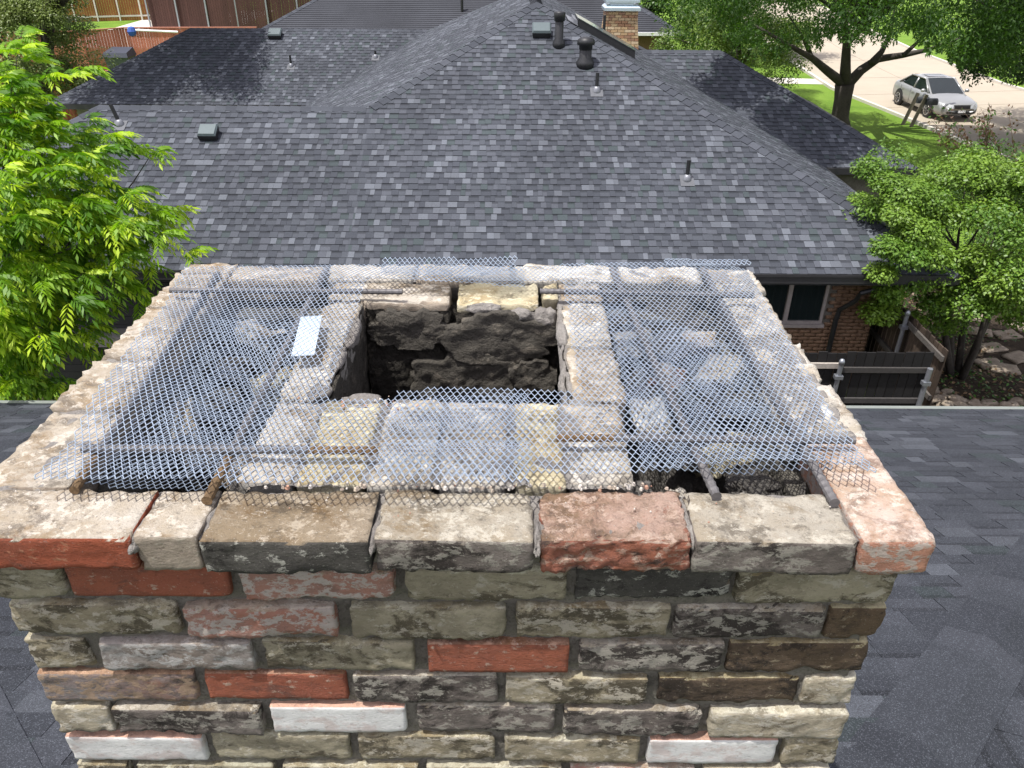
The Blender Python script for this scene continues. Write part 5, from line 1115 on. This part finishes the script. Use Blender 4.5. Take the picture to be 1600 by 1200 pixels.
# cabin: glass shell with painted roof and pillars
gb = [(-1.75, .74, .96), (-1.05, .62, 1.40), (.15, .61, 1.43), (1.02, .74, .925)]
gl = MB(); R_ = [[(x, w_, z), (x, 0, z + (.03 if z > 1.2 else .03)), (x, -w_, z)] for x, w_, z in gb]
belt = [(-1.75, .80, .95), (-1.0, .85, .93), (.2, .85, .92), (1.02, .80, .90)]
def quad(mb, *p, c=None): mb.face(loc(p), c)
w1, w2, r1, r2 = gb[0], gb[3], gb[1], gb[2]
ws = MB(); quad(ws, (1.06, .70, .93), (.17, .57, 1.42), (.17, -.57, 1.42), (1.06, -.70, .93)); ws.build('windscreen', M['glass'], body)
rw = MB(); quad(rw, (-1.8, -.68, .99), (-1.07, -.56, 1.395), (-1.07, .56, 1.395), (-1.8, .68, .99)); rw.build('rear_window', M['glass'], body)
for s_ in (1, -1):
    sw = MB(); q_ = [(-1.50, .775 * s_, .975), (-1.02, .64 * s_, 1.36), (-.45, .63 * s_, 1.39), (-.42, .79 * s_, .955)]; q2 = [(-.36, .79 * s_, .955), (-.38, .63 * s_, 1.392), (.14, .63 * s_, 1.385), (.80, .765 * s_, .945)]
    for q in (q_, q2): sw.face(loc(q if s_ < 0 else q[::-1]))
    sw.build('side_window', M['glass'], body)
rfm = MB(); n = 6; vs = []; 
for x, w_, z in [(-1.82, .74, .965), (-1.45, .70, 1.18), (-1.08, .625, 1.385), (-.5, .62, 1.425), (.15, .615, 1.415), (.6, .69, 1.165), (1.08, .76, .915)]:
    for t in (-1, -.86, -.5, 0, .5, .86, 1): vs.append(Xc @ Vector((x, w_ * t * (1.02 if abs(t) == 1 else 1), z - (.022 if abs(t) == 1 else .004 if abs(t) > .8 else -.018 * (1 - abs(t))) + (-.022 if 0 else 0))))
k7 = 7; fs = [(i * k7 + k, i * k7 + k + 1, (i + 1) * k7 + k + 1, (i + 1) * k7 + k) for i in range(6) for k in range(6) if i in (2, 3) or k in (0, 5)]
rfm.mesh(vs, fs)
for s_ in (1, -1):   # pillars below the roof edge
    for a, b in (((-1.82, .775, .95), (-1.08, .64, 1.37)), ((-.39, .80, .94), (-.42, .64, 1.39)), ((.88, .775, .93), (.17, .635, 1.39)), ((-1.08, .645, 1.375), (.17, .64, 1.395))):
        rfm.beam(Xc @ Vector((a[0], a[1] * s_, a[2])), Xc @ Vector((b[0], b[1] * s_, b[2])), .07, .05)
rfm.build('roof', M['silver'], car, True)
mb = MB(); mb.face(loc([(-.62, -.40, 1.452), (-.05, -.42, 1.447), (-.05, .42, 1.447), (-.62, .40, 1.452)])); mb.mesh(loc([(-.80, -.42, 1.455), (-.6, -.42, 1.462), (-.6, .42, 1.462), (-.80, .42, 1.455)]), [(0, 1, 2, 3)]); mb.build('sunroof', M['glass'], body)
inn = MB(); inn.mesh(loc([(-1.6, -.7, .93), (.95, -.7, .9), (.95, .7, .9), (-1.6, .7, .93), (-1.05, -.54, 1.34), (.12, -.54, 1.36), (.12, .54, 1.36), (-1.05, .54, 1.34)]), [(0, 1, 5, 4), (1, 2, 6, 5), (2, 3, 7, 6), (3, 0, 4, 7), (4, 5, 6, 7)]); inn.build('cabin_interior', M['blackpipe'], car)
def disc(x, y, r, wd, mat, name, par, n=22, inner=0):
    mb = MB(); A_ = Xc @ Vector((x, y - wd / 2, r if not inner else inner)); B_ = Xc @ Vector((x, y + wd / 2, r if not inner else inner)); mb.tube([A_, B_], r, n); return mb.build(name, M[mat], par)
for x in (wb / 2, -wb / 2):
    for s_ in (1, -1):
        arch = MB(); arch.tube([Xc @ Vector((x, s_ * .905 - .12 * s_, .34)), Xc @ Vector((x, s_ * .917, .34))], .375, 24); arch.build('wheel_arch', M['tyre'], body)
        wl = disc(x, s_ * .85, .32, .20, 'tyre', 'wheel', car); rm = MB()
        yy = s_ * .955
        for k in range(7):
            a = 2 * math.pi * k / 7; rm.beam(Xc @ Vector((x + .04 * math.cos(a), yy, .32 + .04 * math.sin(a))), Xc @ Vector((x + .2 * math.cos(a), yy, .32 + .2 * math.sin(a))), .06, .015)
        N8 = 22; vs = [Xc @ Vector((x + q * math.cos(2 * math.pi * k / N8), yy, .32 + q * math.sin(2 * math.pi * k / N8))) for q in (.23, .195) for k in range(N8)]; rm.mesh(vs, [(k, (k + 1) % N8, (k + 1) % N8 + N8, k + N8) for k in range(N8)]); rm.build('rim', M['rim'], wl)
for s_ in (1, -1):
    h_ = MB(); h_.mesh(loc([(2.13, .80 * s_, .60), (2.36, .66 * s_, .56), (2.43, .40 * s_, .56), (2.40, .38 * s_, .70), (2.28, .60 * s_, .725), (2.0, .83 * s_, .76)]), [(0, 1, 2, 3, 4, 5) if s_ < 0 else (5, 4, 3, 2, 1, 0)]); h_.build('headlight', M['lens'], body)
    m2 = MB(); m2.lathe([(.01, -.07), (.09, -.05), (.10, .02), (.06, .07), (.01, .08)], 8, o=tuple(Xc @ Vector((.78, .98 * s_, 1.0)))); m2.beam(Xc @ Vector((.78, .84 * s_, .95)), Xc @ Vector((.78, .95 * s_, .97)), .06, .05); m2.build('side_mirror', M['silver'], body, True)
    for xx in (-.42, .78, -1.35):
        d_ = MB(); d_.beam(Xc @ Vector((xx, .918 * s_, .28)), Xc @ Vector((xx, .905 * s_, .90)), .012, .006); d_.build('door_seam', M['tyre'], body)
    for xx in (-.28, -1.2): d_ = MB(); d_.beam(Xc @ Vector((xx, .93 * s_, .80)), Xc @ Vector((xx + .18, .93 * s_, .80)), .02, .03); d_.build('door_handle', M['silver'], body)
g_ = MB(); g_.mesh(loc([(2.44, -.34, .56), (2.44, .34, .56), (2.40, .36, .70), (2.40, -.36, .70)]), [(0, 1, 2, 3)]); 
for k in range(4): g_.beam(Xc @ Vector((2.445, -.32, .58 + k * .03)), Xc @ Vector((2.445, .32, .58 + k * .03)), .008, .008)
g_.build('grille', M['tyre'], body)
g_ = MB(); g_.mesh(loc([(2.40, -.62, .36), (2.47, -.3, .34), (2.47, .3, .34), (2.40, .62, .36), (2.42, .60, .44), (2.475, .3, .43), (2.475, -.3, .43), (2.42, -.60, .44)]), [(0, 1, 6, 7), (1, 2, 5, 6), (2, 3, 4, 5)]); g_.build('air_intake', M['tyre'], body)
g_ = MB(); g_.mesh(loc([(2.49, -.16, .40), (2.49, .16, .40), (2.48, .16, .50), (2.48, -.16, .50)]), [(0, 1, 2, 3)]); g_.build('number_plate', M['whitep'], body)
